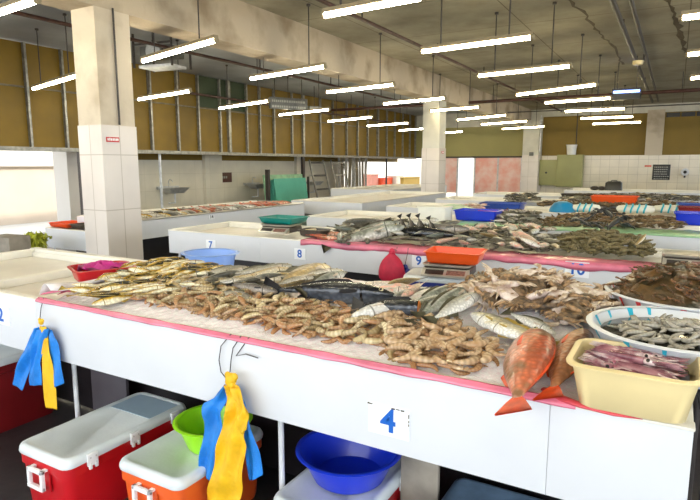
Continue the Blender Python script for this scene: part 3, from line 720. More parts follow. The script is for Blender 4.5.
def field(name, x0, x1, y0, y1, dx, h, material, label=None, cat=None, rough=0, seed=1, base=None, freq=1, kind='stuff'):
    nx, ny = max(2, int((x1 - x0) / dx)), max(2, int((y1 - y0) / dx)); rnd = random.Random(seed)
    from mathutils import noise
    V = []; Fc = []
    for j in range(ny + 1):
        for i in range(nx + 1):
            x = x0 + (x1 - x0) * i / nx; y = y0 + (y1 - y0) * j / ny
            q = noise.noise(Vector((x * 38 * freq, y * 38 * freq, seed))) * .6 + noise.noise(Vector((x * 90 * freq, y * 90 * freq, seed + 5))) * .4
            z = h(x, y) + rough * q
            V.append((x, y + rough * .6 * noise.noise(Vector((x * 25, y * 25, seed + 9))), z))
    for j in range(ny):
        for i in range(nx):
            a = j * (nx + 1) + i; Fc.append((a, a + 1, a + nx + 2, a + nx + 1))
    zb = base if base is not None else min(v[2] for v in V) - .02
    # skirt down to the tray
    edge = [i for i in range(nx + 1)] + [j * (nx + 1) + nx for j in range(1, ny + 1)] + [ny * (nx + 1) + i for i in range(nx - 1, -1, -1)] + [j * (nx + 1) for j in range(ny - 1, 0, -1)]
    b0 = len(V)
    for e in edge: V.append((V[e][0], V[e][1], zb))
    for k in range(len(edge)):
        a, b = edge[k], edge[(k + 1) % len(edge)]
        Fc.append((a, b0 + k, b0 + (k + 1) % len(edge), b))
    mb = MB(); mb.v = V; mb.f = Fc
    o = mb.build(name, material, smooth='all')
    return tag(o, label, cat, None, kind)
field('crushed_ice', -2.80, -.17, FY + .010, 2.60, .010, lambda x, y: heap(x, y) - .012 - .01 * smooth01((-2.2 - x) / .4), 'ice', 'bed of crushed ice, pinkish white, under the fish on the near counter', 'ice', rough=.007, base=.875)

# pink plastic sheet lining the heap, its edge hanging over the counter's front
def sheet_strip(name, x0, x1, yfront, material, label, drop, inner, zt=ZT, seed=1, lift=.004, cat='plastic sheet', wav=.4):
    from mathutils import noise
    n = max(8, int((x1 - x0) / .03)); rings = []
    for i in range(n + 1):
        x = x0 + (x1 - x0) * i / n
        w = noise.noise(Vector((x * 3.1, seed, 0))) * wav; w2 = noise.noise(Vector((x * 9, seed + 3, 1)))
        d = drop * (1 + w * 1.6 + .25 * w2)
        prof = [(yfront + inner * (1 + .3 * w2), zt + .008 + .003 * w2), (yfront + inner * .5, zt + .007 + .002 * w2), (yfront + .004, zt + lift), (yfront - .004, zt + .001), (yfront - .009 - .003 * w2, zt - d * .5), (yfront - .008 - .004 * w2, zt - d)]
        rings.append([Vector((x, a, b)) for a, b in prof])
    mb = MB(); mb.loft(rings, cap0=False, cap1=False, close=False)
    o = mb.build(name, material, smooth='all', solid=.0025)
    return tag(o, label, cat) if label else o
sheet_strip('plastic_sheet', -2.79, -.20, FY, 'pink_film', 'pink plastic sheet whose edge hangs over the front of the near counter', .010, .012)
# its left end folded up over the golden fish
mb = MB(); rings = []
for i in range(13):
    u = i / 12; rr = []
    for j in range(7):
        v = j / 6
        x = -2.80 + .09 * u + v * .05 + .012 * math.sin(5 * u * PI); y = 1.70 + .62 * u
        rr.append(Vector((x - .05 * (1 - v), y, .925 + .055 * math.sin(v * PI * .8) + .012 * math.sin(9 * u + 3 * v))))
    rings.append(rr)
mb.loft(rings, False, False, False)
tag(mb.build('plastic_film', 'clear_film', smooth='all', solid=.002), 'whitish plastic film folded up at the left end of the fish heap', 'plastic sheet')
mb = MB(); mb.loft([[Vector((-2.84 + .04 * k, 1.70 + .1 * math.sin(k), .926 + .004 * k)) for k in range(4)], [Vector((-2.86 + .04 * k, 1.78 + .02 * math.sin(k), .955 - .006 * k)) for k in range(4)], [Vector((-2.84 + .04 * k, 1.84, .926)) for k in range(4)]], False, False, False)
tag(mb.build('film_corner', 'pink_film', smooth='all', solid=.002), 'crumpled pink film corner beside the red tub on the near counter', 'plastic sheet')
mb = MB()
mb.tube([(-.30, 1.70, .93), (-.24, 1.66, .928), (-.19, 1.645, .925), (-.10, 1.640, .921), (-.03, 1.642, .921)], [.012, .016, .014, .012, .003], 8, .5)
tag(mb.build('red_film', 'red_film', smooth='all'), 'crumpled red film squeezed under the cream tub', 'plastic sheet')

# ------------------------------------------------------------------ fish
def fish_proto(name, body_m, fin_m, deep=1.0, wide=.62, fork=.5, tailh=.11, parts=True, headless=False, tail_m=None, finh=1.0):
    """unit length along x, head at +x, back at +z"""
    st = [(-.37, .020), (-.30, .030), (-.2, .058), (-.08, .088), (.04, .106), (.16, .110), (.26, .101), (.35, .080), (.42, .057), (.465, .035), (.492, .014)]
    if headless: st = st[:7] + [(.27, .100)]
    def ringat(x, h):
        hh = h * deep if x > -.33 else h * (1 + (deep - 1) * .3); ww = h * wide * (1.1 if x > .2 else 1)
        n = 14
        return [Vector((x, ww * math.cos(2 * PI * k / n) * (1 - .15 * abs(math.sin(2 * PI * k / n))), hh * math.sin(2 * PI * k / n) * (.94 if math.sin(2 * PI * k / n) < 0 else 1.0) - .012 * deep * (x > .3) * (x - .3) * 8 * .3)) for k in range(n)]
    root = bpy.data.objects.new(name, None); root.empty_display_size = .05; COL.objects.link(root)
    MB().loft([ringat(x, h) for x, h in st]).build('body', body_m, root, smooth='all')
    ta = tailh * (1 + .25 * (deep - 1))
    MB().prism([(-.35, .02), (-.40, .05), (-.50, ta), (-.50 + fork * .03, ta * .95), (-.44 - .03 * (1 - fork), 0), (-.50 + fork * .03, -ta * .95), (-.50, -ta), (-.40, -.05), (-.35, -.02)], .010).build('tail_fin', tail_m or fin_m, root)
    if parts:
        d = deep
        MB().prism([(.20, .100 * d), (.14, (.10 + .05 * finh) * d), (.02, (.10 + .05 * finh) * d), (-.10, (.09 + .028 * finh) * d), (-.2, (.06 + .025 * finh) * d), (-.22, .05 * d), (0, .09 * d)], .006).build('dorsal_fin', fin_m, root)
        MB().prism([(-.04, -.08 * d), (-.10, -(.085 + .05 * finh) * d), (-.2, -(.06 + .03 * finh) * d), (-.22, -.05 * d), (-.1, -.06 * d)], .006).build('anal_fin', fin_m, root)
        if not headless:
            for s in (-1, 1):
                w = .101 * wide
                MB().prism([(.25, -.02), (.22, -.005), (.13, -.02), (.12, -.04), (.16, -.045), (.24, -.03)], .005, at=s * (w + .001)).build('pectoral_fin', 'fin_pale' if fin_m == 'fin_dark' else fin_m, root)
                e = MB().ball((.395, s * .062 * wide, .018 * d), .017, .010, .017, 10, 6).build('eye', 'eye_gold', root, smooth='all')
                MB().ball((.395, s * (.062 * wide + .006), .018 * d), .010, .007, .010, 8, 5).build('pupil', 'eye_black', e, smooth='all')
        else:
            MB().tube([(.268, 0, 0), (.276, 0, 0)], .098, 14).xf(Matrix.Diagonal((1, wide * 1.0, deep, 1))).build('cut_face', 'cut_orange', root, smooth=True)
    return proto(root)
FP = {}
FP['golden'] = fish_proto('golden_fish', 'skin_golden', 'fin_yellow', 1.2)
FP['grey'] = fish_proto('grey_fish', 'skin_grey', 'fin_dark', .95)
FP['tan'] = fish_proto('tan_fish', 'skin_tan', 'fin_dark', 1.05, .8)
FP['black'] = fish_proto('black_fish', 'skin_black', 'fin_black', .72, .85)
FP['blackcut'] = fish_proto('headless_fish', 'skin_black', 'fin_black', .85, .85, headless=True)
FP['pale'] = fish_proto('pale_fish', 'skin_pale', 'fin_pale', 1.15, .75)
FP['white'] = fish_proto('white_fish', 'skin_white', 'fin_pale', 1.0, .6)
FP['mackerel'] = fish_proto('speckled_fish', 'skin_mackerel', 'fin_dark', .9, .75)
FP['silver'] = fish_proto('silver_fish', 'skin_silver', 'fin_dark', .95, .62)
FP['yellow'] = fish_proto('yellow_lined_fish', 'skin_yellowline', 'fin_yellow', 1.25, .6)
FP['snapper'] = fish_proto('red_snapper', 'skin_snapper', 'fin_red', 1.45, .8, tailh=.085, finh=.15)
FP['redbrown'] = fish_proto('red_brown_fish', 'skin_brownred', 'fin_red', 1.3, .75, tailh=.085, finh=.15)
FP['dusk'] = fish_proto('dusky_fish', 'skin_dusk', 'fin_black', .8, .7)
def small(name, m_, fm, deep=.95, wide=.65): return fish_proto(name, m_, fm, deep, wide, parts=False)

def pose(o, p, d, Ln, roll=15, back=1, thick=.06, sx=1):
    """lay a fish: centre p resting height, direction d (tail to head), roll in degrees up from lying flat"""
    ex = Vector(d).normalized(); up = Vector((0, 0, 1))
    side = up.cross(ex).normalized() * back
    up2 = ex.cross(side.normalized()) * back
    r = math.radians(roll); ez = (side * math.cos(r) + up2 * math.sin(r)).normalized(); ey = ez.cross(ex).normalized()
    m_ = Matrix((ex, ey, ez)).transposed().to_4x4()
    o.matrix_world = Matrix.Translation(Vector(p)) @ m_ @ Matrix.Scale(Ln, 4)
    return o
def fish(kind, hp, tp, label=None, group=None, roll=18, back=1, up=.02, h=heap, cat='fish', dz=0):
    a = W(hp[0], hp[1], up, h) + Vector((0, 0, up)); b = W(tp[0], tp[1], up, h) + Vector((0, 0, up + dz))
    o = use(FP[kind], label, cat, group)
    return pose(o, (a + b) / 2, a - b, (a - b).length, roll, back)

# 1. golden-sided fish at the left end
rnd = random.Random(11)
gp = ground([(72, 300), (118, 305), (165, 300), (205, 285), (212, 268), (190, 266), (160, 262), (130, 268), (105, 285)])
for k, (x, y) in enumerate(scatter(gp, 62, .050, rnd)):
    a = rnd.gauss(math.radians(70), .6) + (PI if rnd.random() < .35 else 0)
    o = use(FP['golden'], 'olive-backed yellow-sided fish in the left end heap of the near counter', 'fish', 'yellow-sided fish at the left end of the near counter')
    pose(o, (x, y, heap(x, y) + .008 + .022 * rnd.random() + .006), (math.cos(a), math.sin(a), rnd.uniform(-.12, .2)), rnd.uniform(.19, .245), rnd.uniform(-12, 22), rnd.choice((-1, 1)))
# 2. grey mullets along the back, left of the middle
rnd = random.Random(12)
for k in range(24):
    u = k / 23
    px = 196 + 128 * u + rnd.uniform(-4, 4); py = 281 - 5 * u + rnd.uniform(-8, 7)
    p = W(px, py, .02); a = rnd.gauss(math.radians(60), .16) + (0 if rnd.random() < .7 else PI)
    kind = 'grey' if k % 4 else 'tan'
    lb_ = {'grey': ('grey-backed slim fish laid slantwise along the back of the near counter', 'slim grey fish behind the prawns'), 'tan': ('tan-brown slim fish among the grey ones at the back of the near counter', 'slim tan fish behind the prawns')}[kind]
    o = use(FP[kind], lb_[0], 'fish', lb_[1])
    pose(o, (p.x, p.y, heap(p.x, p.y) + .015 + .02 * rnd.random()), (math.cos(a), math.sin(a), rnd.uniform(0, .12)), rnd.uniform(.24, .31), rnd.uniform(5, 40), rnd.choice((-1, 1)))
# 3. fish one can tell apart, from left to right
fish('dusk', (278, 292), (226, 284), 'dark-backed fish with a pale belly just left of the long black one', up=.03, roll=40)
fish('grey', (255, 301), (212, 291), 'dark grey fish nosing into the prawns, left of the black fish', up=.02, roll=40)
fish('tan', (330, 268), (268, 290), 'golden-brown thick fish pointing to the back, left of the spotted grey one', up=.035, back=1, roll=25)
fish('tan', (318, 276), (270, 291), 'brown fish under the golden-brown one', up=.02, back=-1)
fish('pale', (352, 280), (290, 296), 'pinkish grey fish with a blunt head above the long black fish', up=.04, roll=10)
fish('mackerel', (345, 272), (300, 293), 'speckled grey fish with a rounded head by the back rim', up=.05, roll=30)
fish('black', (398, 296), (262, 289), 'long black fish, the biggest dark one, lying along the counter', up=.035, roll=50)
fish('white', (350, 317), (432, 295), 'white-bellied fish between the two black ones', up=.03, roll=4, back=-1)
fish('blackcut', (440, 309), (352, 305), 'black fish with its head cut off, orange cut face to the right', up=.04, roll=55)
fish('pale', (415, 292), (348, 291), 'pale pink fish behind the tip of the long black fish', up=.03, roll=20)
fish('pale', (360, 286), (420, 286), 'pale fish lying against the back rim, head to the left', up=.03, back=-1)
fish('pale', (402, 297), (425, 282), 'pale pink round-headed fish behind the cut black fish', up=.05, roll=30)
fish('tan', (386, 285), (425, 278), 'cream and brown fish below the crimson bag', up=.04, roll=20)
fish('silver', (392, 296), (430, 287), 'grey-white thick fish right above the cut black fish', up=.04, roll=25)
fish('silver', (413, 305), (452, 293), 'greenish silver thick fish with its head toward the cut black fish', up=.045, roll=20)
fish('mackerel', (462, 286), (408, 305), 'slim grey-green fish, leftmost of the bundle by the crabs', up=.03, roll=35)
fish('mackerel', (474, 287), (418, 318), 'slim grey-green fish, second of the bundle by the crabs', up=.04, roll=25)
fish('silver', (480, 293), (428, 322), 'plump silver-green fish, uppermost of the bundle by the crabs', up=.055, roll=25)
fish('mackerel', (452, 294), (412, 326), 'narrow dark-striped fish at the lower side of the bundle by the crabs', up=.025, roll=35)
fish('yellow', (472, 313), (540, 345), 'silver fish with a yellow line, upper one before the crabs', up=.03, roll=12, back=-1)
fish('yellow', (484, 322), (556, 346), 'silver fish with a yellow line, lower one nearer the red snapper', up=.04, roll=15, back=-1)
fish('silver', (556, 334), (505, 311), 'grey-brown silver fish between the crabs and the red snapper', up=.04, roll=25)
fish('white', (566, 345), (524, 333), 'small white fish tucked behind the red snapper', up=.02, roll=10)
# red snappers, tails over the edge
a = W(536, 334, .03) + Vector((0, 0, .045)); b = Vector(onz(513, 412, .935))
o = use(FP['snapper'], 'big red snapper with its orange tail hanging at the counter edge', 'fish'); pose(o, (a + b) / 2, a - b, (a - b).length, 22, -1)
a = W(583, 334, .03) + Vector((0, 0, .045)); b = Vector(onz(548, 398, .945))
o = use(FP['redbrown'], 'red-brown fish right of the big red snapper with a bright orange tail', 'fish'); pose(o, (a + b) / 2, a - b, (a - b).length, 22, -1)

# ------------------------------------------------------------------ prawns
def prawn_mb(curve=1.5, lod=0, seed=0):
    """unit arc length, lying on its side in xy, head at the arc's end; returns body, fan, legs, feelers"""
    n = 26 if not lod else 10; k_ = 8 if not lod else 6
    pts = []; R = 1 / curve
    for i in range(n + 1):
        u = i / n; a = -curve / 2 + curve * u
        pts.append((R * math.sin(a), R * (1 - math.cos(a)) - R * .12 * curve, 0))
    rad = []; tt = []
    for i in range(n + 1):
        u = i / n
        if u < .62: r = .040 + .088 * (u / .62) ** .75; r *= 1 + .05 * abs(math.sin(u * PI * 9.0))
        else: r = .132 * math.sqrt(max(.0, 1 - ((u - .62) / .40) ** 2.2)) + .006
        rad.append(r)
    body = MB().tube(pts, rad, k_, .78); body.t = [i / n for i in range(n + 1) for _ in range(k_)]
    if lod: return body
    p0 = Vector(pts[0]); d0 = (Vector(pts[0]) - Vector(pts[1])).normalized(); s0 = Vector((-d0.y, d0.x, 0))
    fan = MB()
    for a, l in ((-.55, .13), (-.2, .15), (.2, .15), (.55, .13)):
        d = d0 * math.cos(a) + s0 * math.sin(a); q = Vector((-d.y, d.x, 0))
        fan.loft([[p0 + d * u * l + q * w * sgn + Vector((0, 0, zz)) for sgn, zz in ((-1, -.004), (1, -.004), (1, .004), (-1, .004))] for u, w in ((0, .008), (.5, .025), (.85, .024), (1, .006))])
    legs = MB(); rn = random.Random(seed)
    for i in range(5):
        j = int(n * (.60 + .07 * i)); p = Vector(pts[j]); d = (Vector(pts[j]) - Vector(pts[j - 1])).normalized(); q = Vector((-d.y, d.x, 0))
        e = p + q * (.16 + .02 * rn.random()) + d * rn.uniform(-.06, .08); mid = p + q * .09 + d * .05 + Vector((0, 0, .02))
        legs.tube([p + q * .05, mid, e], [.009, .008, .004], 4)
    for i in range(5):
        j = int(n * (.10 + .1 * i)); p = Vector(pts[j]); d = (Vector(pts[j]) - Vector(pts[j - 1])).normalized(); q = Vector((-d.y, d.x, 0))
        legs.tube([p + q * .03, p + q * .10 - d * .02], [.014, .006], 4)
    p1 = Vector(pts[-1]); d1 = (Vector(pts[-1]) - Vector(pts[-2])).normalized(); s1 = Vector((-d1.y, d1.x, 0))
    fe = MB()
    fe.tube([p1, p1 + d1 * .12 - s1 * .03], [.014, .003], 4)
    for q in (-1, 1): fe.tube([p1, p1 + d1 * .16 + s1 * .05 * q, p1 + d1 * .22 + s1 * (.22 * q + .1), p1 + d1 * .05 + s1 * (.42 * q + .1)], [.006, .005, .004, .002], 4)
    ey = MB().ball(tuple(p1 - d1 * .05 + s1 * .03 + Vector((0, 0, .055))), .02, .02, .018, 6, 4)
    return body, fan, legs, fe, ey
def prawn_proto(name, m_, curve, seed=0):
    b, f, l, e, ey = prawn_mb(curve, 0, seed)
    root = bpy.data.objects.new(name, None); root.empty_display_size = .03; COL.objects.link(root)
    b.build('shell', m_, root, smooth='all'); f.build('tail_fan', m_, root); l.build('legs', 'prawn_leg', root, smooth='all'); e.build('feelers', 'prawn_leg', root, smooth='all'); ey.build('eye', 'eye_black', root, smooth='all')
    return proto(root)
def small_proto(name, mb, m_):
    o = mb.build(name, m_, smooth='all'); return proto(o)
PP = {k: [prawn_proto(n, m_, c, i) for i, c in enumerate(cs)] for k, n, m_, cs in (
    ('tan', 'prawn', 'prawn_tan', (1.3, 2.3)), ('pale', 'prawn', 'prawn_pale', (1.6, 2.6)), ('brown', 'prawn', 'prawn_brown', (1.5, 2.4)), ('tiger', 'tiger_prawn', 'prawn_tiger', (2.2, 3.2)))}
def lay(o, p, yaw, sc, tilt=0, flip=False, tiltdir=0):
    m_ = Matrix.Translation(p) @ Matrix.Rotation(tiltdir, 4, 'Z') @ Matrix.Rotation(tilt, 4, 'X') @ Matrix.Rotation(-tiltdir + yaw, 4, 'Z')
    if flip: m_ = m_ @ Matrix.Rotation(PI, 4, 'X')
    o.matrix_world = m_ @ Matrix.Scale(sc, 4); return o
PR = [(112, 293), (135, 299), (165, 305), (195, 310), (225, 317), (262, 325), (290, 331), (330, 339), (372, 343), (392, 352), (404, 358), (402, 340), (385, 318), (330, 308), (300, 303), (270, 297), (240, 287), (215, 283), (180, 283), (130, 289)]
PB = [(385, 316), (400, 345), (392, 354), (408, 362), (440, 371), (470, 370), (497, 360), (497, 350), (470, 336), (440, 325), (418, 318)]
rnd = random.Random(21)
gpoly = ground(PR)
def prawn_heap_z(x, y): return heap(x, y)
under = MB(); under.t = []
def add_to(mb, src, m_):
    b = len(mb.v); mb.v += [tuple(m_ @ Vector(v)) for v in src.v]; mb.f += [tuple(i + b for i in f) for f in src.f]; mb.t += list(src.t)
lod = [prawn_mb(c, 1) for c in (1.1, 1.7, 2.3)]
for (x, y) in scatter(gpoly, 420, .022, rnd, 40) + scatter(ground(PB), 60, .03, rnd):
    add_to(under, rnd.choice(lod), Matrix.Translation((x, y, heap(x, y) + rnd.uniform(-.008, .006))) @ Euler((rnd.uniform(-.4, .4), rnd.uniform(-.4, .4), rnd.uniform(0, 6.3))).to_matrix().to_4x4() @ Matrix.Scale(rnd.uniform(.08, .10), 4))
tag(under.build('prawn_heap', 'prawn_brown', smooth='all'), 'lower layers of the heaped brown prawns on the near counter', 'prawns', None, 'stuff')
for k, (x, y) in enumerate(scatter(gpoly, 185, .036, rnd, 120)):
    px_ = (x + 1.4)
    kind = rnd.choices(('tan', 'pale', 'brown'), ((4, 1, 2) if x < -1.6 else ((2, 1, 5) if x < -1.1 else (3, 5, 1))))[0]
    lb_ = {'tan': ('tan raw prawn in the wide prawn heap on the near counter', 'tan prawns in the wide heap'), 'pale': ('pale yellowish raw prawn in the wide prawn heap on the near counter', 'pale prawns in the wide heap'), 'brown': ('reddish brown raw prawn in the wide prawn heap on the near counter', 'brown prawns in the wide heap')}[kind]
    o = use(rnd.choice(PP[kind]), lb_[0], 'prawn', lb_[1])
    lay(o, Vector((x, y, heap(x, y) + .010 + rnd.uniform(0, .020))), rnd.uniform(0, 6.3), rnd.uniform(.095, .122), rnd.gauss(0, .3), rnd.random() < .5, rnd.uniform(0, 6.3))
for k, (x, y) in enumerate(scatter(ground(PB), 40, .040, rnd, 120)):
    o = use(rnd.choice(PP['tiger']), 'large banded prawn at the right end of the prawn heap', 'prawn', 'large banded prawns beside the yellow-lined fish')
    lay(o, Vector((x, y, heap(x, y) + .016 + rnd.uniform(0, .018))), rnd.uniform(0, 6.3), rnd.uniform(.125, .155), rnd.gauss(0, .2), rnd.random() < .5, rnd.uniform(0, 6.3))

# ------------------------------------------------------------------ crabs
def crab_proto(name, shell_m, leg_m, seed=0, belly=False):
    rn = random.Random(seed)
    root = bpy.data.objects.new(name, None); root.empty_display_size = .05; COL.objects.link(root)
    # carapace: wide pointed oval, unit width
    rings = []
    for z, k in ((-.085, .55), (-.05, .9), (0, 1), (.04, .93), (.075, .7), (.09, .35)):
        rr = []
        for q in range(20):
            a = 2 * PI * q / 20; x = math.cos(a); y = math.sin(a)
            rr.append(Vector((.39 * k * x * (1 + .24 * abs(x) ** 6), .25 * k * y + .02 * (1 - x * x), z * 1.1)))
        rings.append(rr)
    MB().loft(rings).build('carapace', shell_m, root, smooth='all')
    if belly: MB().prism([(-.06, -.2), (.06, -.2), (.035, -.04), (0, .02), (-.035, -.04)], .012, 'xy', .092).build('apron', 'crab_leg_pale', root, bevel=.003)
    for s in (-1, 1):
        MB().tube([(s * .26, .10, 0), (s * .42, .20, .03), (s * .40, .34, .03), (s * .32, .42, .02), (s * .20, .50, .01)], [.04, .05, .06, .055, .014], 8).build('claw', leg_m, root, smooth='all')
        for i in range(4):
            a = -.1 - i * .33 + rn.uniform(-.12, .12); d = Vector((s * math.cos(a), math.sin(a), 0))
            p = Vector((s * .28, -.02 - .05 * i, -.02)); bend = Vector((0, 0, .07 + rn.uniform(-.02, .06)))
            MB().tube([p, p + d * .16 + bend * .6, p + d * .27 + bend * .2 + Vector((0, -.05, 0)), p + d * .34 + Vector((0, -.1, -.04))], [.036, .036, .028, .008], 6).build('leg', leg_m, root, smooth='all')
    return proto(root)
CP = [crab_proto('crab', 'crab_shell_pale', 'crab_leg_pale', 1, True), crab_proto('crab', 'crab_shell_brown', 'crab_leg_brown', 2), crab_proto('crab', 'crab_shell_dark', 'crab_leg_dark', 3)]
rnd = random.Random(31)
poly = ground([(470, 302), (474, 294), (500, 286), (522, 275), (560, 272), (586, 282), (606, 300), (598, 314), (582, 330), (560, 322), (520, 314), (488, 309)])
CRABPOLY = poly
for k, (x, y) in enumerate(scatter(poly, 75, .052, rnd, 300)):
    v = 0 if rnd.random() < .5 else 1
    o = use(CP[v], ('pale swimming crab lying belly up in the crab heap on the near counter', 'brown-backed crab in the crab heap on the near counter')[v], 'crab', ('pale upturned crabs in the heap', 'brown-backed crabs in the heap')[v])
    o.matrix_world = Matrix.Translation((x, y, heap(x, y) + .02 + rnd.uniform(0, .022))) @ Euler((rnd.gauss(0, .3), rnd.gauss(0, .3), rnd.uniform(0, 6.3))).to_matrix().to_4x4() @ Matrix.Scale(rnd.uniform(.14, .18), 4)

# ------------------------------------------------------------------ cream tub with squid
tub(-.062, 1.735, .921, .158, .135, .138, 'cream_plastic', 'cream rectangular tub full of squid at the right end of the near counter', R=.045, flare=.16)
def squid_proto(name, m_):
    root = bpy.data.objects.new(name, None); COL.objects.link(root); root.empty_display_size = .05
    MB().tube([(.5, 0, 0), (.42, 0, .0), (.25, 0, 0), (.05, 0, 0), (-.1, 0, 0), (-.14, 0, 0)], [.006, .028, .062, .075, .070, .055], 12, .6).build('mantle', m_, root, smooth='all')
    MB().prism([(.49, 0), (.38, .10), (.25, .11), (.14, .05), (.14, -.05), (.25, -.11), (.38, -.10)], .012, 'xy').build('fin', m_, root, bevel=.003)
    h = MB().tube([(-.12, 0, 0), (-.18, 0, 0), (-.24, 0, 0)], [.045, .05, .035], 10, .7).build('head', 'squid_pale', root, smooth='all')
    for s in (-1, 1): MB().ball((-.185, s * .045, .005), .022, .012, .022, 8, 5).build('eye', 'eye_black', h, smooth='all')
    t_ = MB()
    for i in range(6):
        a = (i - 2.5) * .16
        t_.tube([(-.23, .01 * (i - 2.5), 0), (-.33, .05 * math.sin(a * 3), .01), (-.42, .10 * math.sin(a * 3 + .5), 0), (-.5, .08 * math.sin(a * 4), .01)], [.014, .011, .008, .003], 6)
    t_.build('arms', m_, root, smooth='all')
    return proto(root)
SQ = [squid_proto('squid', 'squid_pale'), squid_proto('squid', 'squid_purple')]
tag(MB().loft([rrect(.128, .106, .03, .96, -.062, 1.745), rrect(.136, .114, .03, 1.012, -.062, 1.745)]).build('squid_bed', 'squid_gap_shade', smooth=True), 'dark filling of the cream tub, coloured as the shade between the squid', 'squids', None, 'stuff')
rnd = random.Random(41)
for k in range(14):
    v = k % 2 == 0
    x = -.062 + rnd.uniform(-.018, .018); y = 1.745 - .085 + .17 * ((k * 5) % 14) / 13; z = 1.032 + .012 * (k // 6) + .006 * rnd.random()
    o = use(SQ[int(v)], ('whitish pink squid lying in the cream tub', 'purple squid lying in the cream tub')[int(v)], 'squid', ('whitish squid in the cream tub', 'purple squid in the cream tub')[int(v)])
    a = math.radians(-12) + rnd.gauss(0, .16) + (PI if rnd.random() < .4 else 0)
    o.matrix_world = Matrix.Translation((x, y, z)) @ Euler((rnd.gauss(0, .3), rnd.gauss(0, .05), a)).to_matrix().to_4x4() @ Matrix.Scale(rnd.uniform(.235, .265), 4)

# ------------------------------------------------------------------ round basins at the right
B1 = basin(.045, 2.085, .932, .265, .145, 'basin_white', 'big white round basin with turquoise streaks holding grey shrimps', base=.70, wt=.006)
def streaks(t, r, hh, m_, angs, base, length=(.5, 1.)):
    for j, a in enumerate(angs):
        g = MB(); ww = .005 + .003 * (j % 2)
        for (u0, u1) in ((.55 if j % 2 else .66, .97),):
            for side, off in ((1, .0035), (-1, -.0075)):
                pr = []
                for u in (u0, (u0 + u1) / 2, u1):
                    R = (r * base) + (r - r * base) * min(1, u / .96) + off + (.001 if side > 0 else 0); pr.append((R, u * hh))
                g.loft([[Vector((R * math.cos(a + s * ww / R * (.6 + .4 * q)), R * math.sin(a + s * ww / R * (.6 + .4 * q)), z)) for s in (-1, 1)] + [Vector(((R + .0015) * math.cos(a + s * ww / R), (R + .0015) * math.sin(a + s * ww / R), z)) for s in (1, -1)] for q, (R, z) in enumerate(pr)])
        g.build('streak', m_, t)
streaks(B1, .265, .145, 'cyan_mark', [math.radians(d) for d in (150, 128, 112, 172, 205, 238, 262)], .70)
B2 = basin(.07, 2.64, .935, .29, .15, 'basin_white', 'white round basin with red marks heaped with dark mud crabs', base=.72, wt=.006)
streaks(B2, .29, .15, 'red_mark', [math.radians(d) for d in (170, 195, 218, 236, 252, 268)], .72)
bd = MB().lathe([(.01, 0), (.215, 0), (.235, .06), (.01, .065)], 28, cx=.045, cy=2.085, cz=.985).build('shrimp_water', 'water_dark', smooth=True)
tag(bd, 'cloudy water with shrimps in the turquoise-streaked basin', 'water', None, 'stuff')
gs = [small_proto('grey_shrimp', prawn_mb(c, 1), 'prawn_grey') for c in (1.1, 1.8)]
rnd = random.Random(51)
for k in range(95):
    r_ = .20 * math.sqrt(rnd.random()); a = rnd.uniform(0, 6.3); x = .06 + r_ * math.cos(a); y = 2.06 + r_ * .8 * math.sin(a)
    o = use(rnd.choice(gs), 'small grey shrimp heaped in the turquoise-streaked basin', 'shrimp', 'grey shrimps in the turquoise-streaked basin')
    lay(o, Vector((x, y, 1.052 + .035 * (1 - (r_ / .19) ** 2) + .004 * rnd.random())), rnd.uniform(0, 6.3), rnd.uniform(.07, .09), rnd.gauss(0, .3), False, rnd.uniform(0, 6.3))
def mound(x, y): return 1.065 + .135 * max(0, 1 - ((x - .06) ** 2 + ((y - 2.64) * 1.0) ** 2) / .27 ** 2) ** .8
mb = MB(); rings = []
from mathutils import noise as _nz
for i in range(12):
    u = i / 11; R = .272 * (1 - u) + .004
    rings.append([Vector((.07 + R * math.cos(q * 2 * PI / 40), 2.64 + R * math.sin(q * 2 * PI / 40), mound(.07 + R * math.cos(q * 2 * PI / 40), 2.64 + R * math.sin(q * 2 * PI / 40)) - .012 + .03 * _nz.noise(Vector((R * 40 * math.cos(q / 6.4), R * 40 * math.sin(q / 6.4), 1))))) for q in range(40)])
mb.loft(rings)
tag(mb.build('crab_mound', 'crab_shell_dark', smooth='all'), 'mass of dark mud crabs heaped in the red-marked basin', 'crabs', None, 'stuff')
rnd = random.Random(61)
for k in range(90):
    r_ = .25 * math.sqrt(rnd.random()); a = rnd.uniform(0, 6.3); x = .07 + r_ * math.cos(a); y = 2.64 + r_ * math.sin(a)
    o = use(CP[2], 'dark brown mud crab in the heap of the red-marked basin', 'crab', 'dark mud crabs in the red-marked basin')
    o.matrix_world = Matrix.Translation((x, y, mound(x, y) - .008)) @ Euler((rnd.gauss(0, .25) , rnd.gauss(0, .25), rnd.uniform(0, 6.3))).to_matrix().to_4x4() @ Matrix.Scale(rnd.uniform(.05, .075), 4)

# red tub with magenta cloth at the left end of the heap
tub(-2.90, 2.12, .925, .14, .16, .085, 'red_plastic', 'red tub holding a magenta cloth at the left end of the fish heap', flare=.12, rz=math.radians(-25))
mb = MB(); rings = []
for i in range(9):
    u = i / 8; R = 1 - u * .98
    rings.append([Vector((.115 * R * math.cos(q * 2 * PI / 24), .135 * R * math.sin(q * 2 * PI / 24), .075 + .035 * u + .02 * math.sin(q * 1.3 + u * 7) * (1 - u * .5))) for q in range(24)])
mb.loft(rings); mb.xf(Matrix.Translation((-2.90, 2.12, .925)) @ Matrix.Rotation(math.radians(-25), 4, 'Z'))
tag(mb.build('folded_cloth', 'magenta_cloth', smooth='all'), 'magenta plastic cloth stuffed in the red tub', 'cloth')

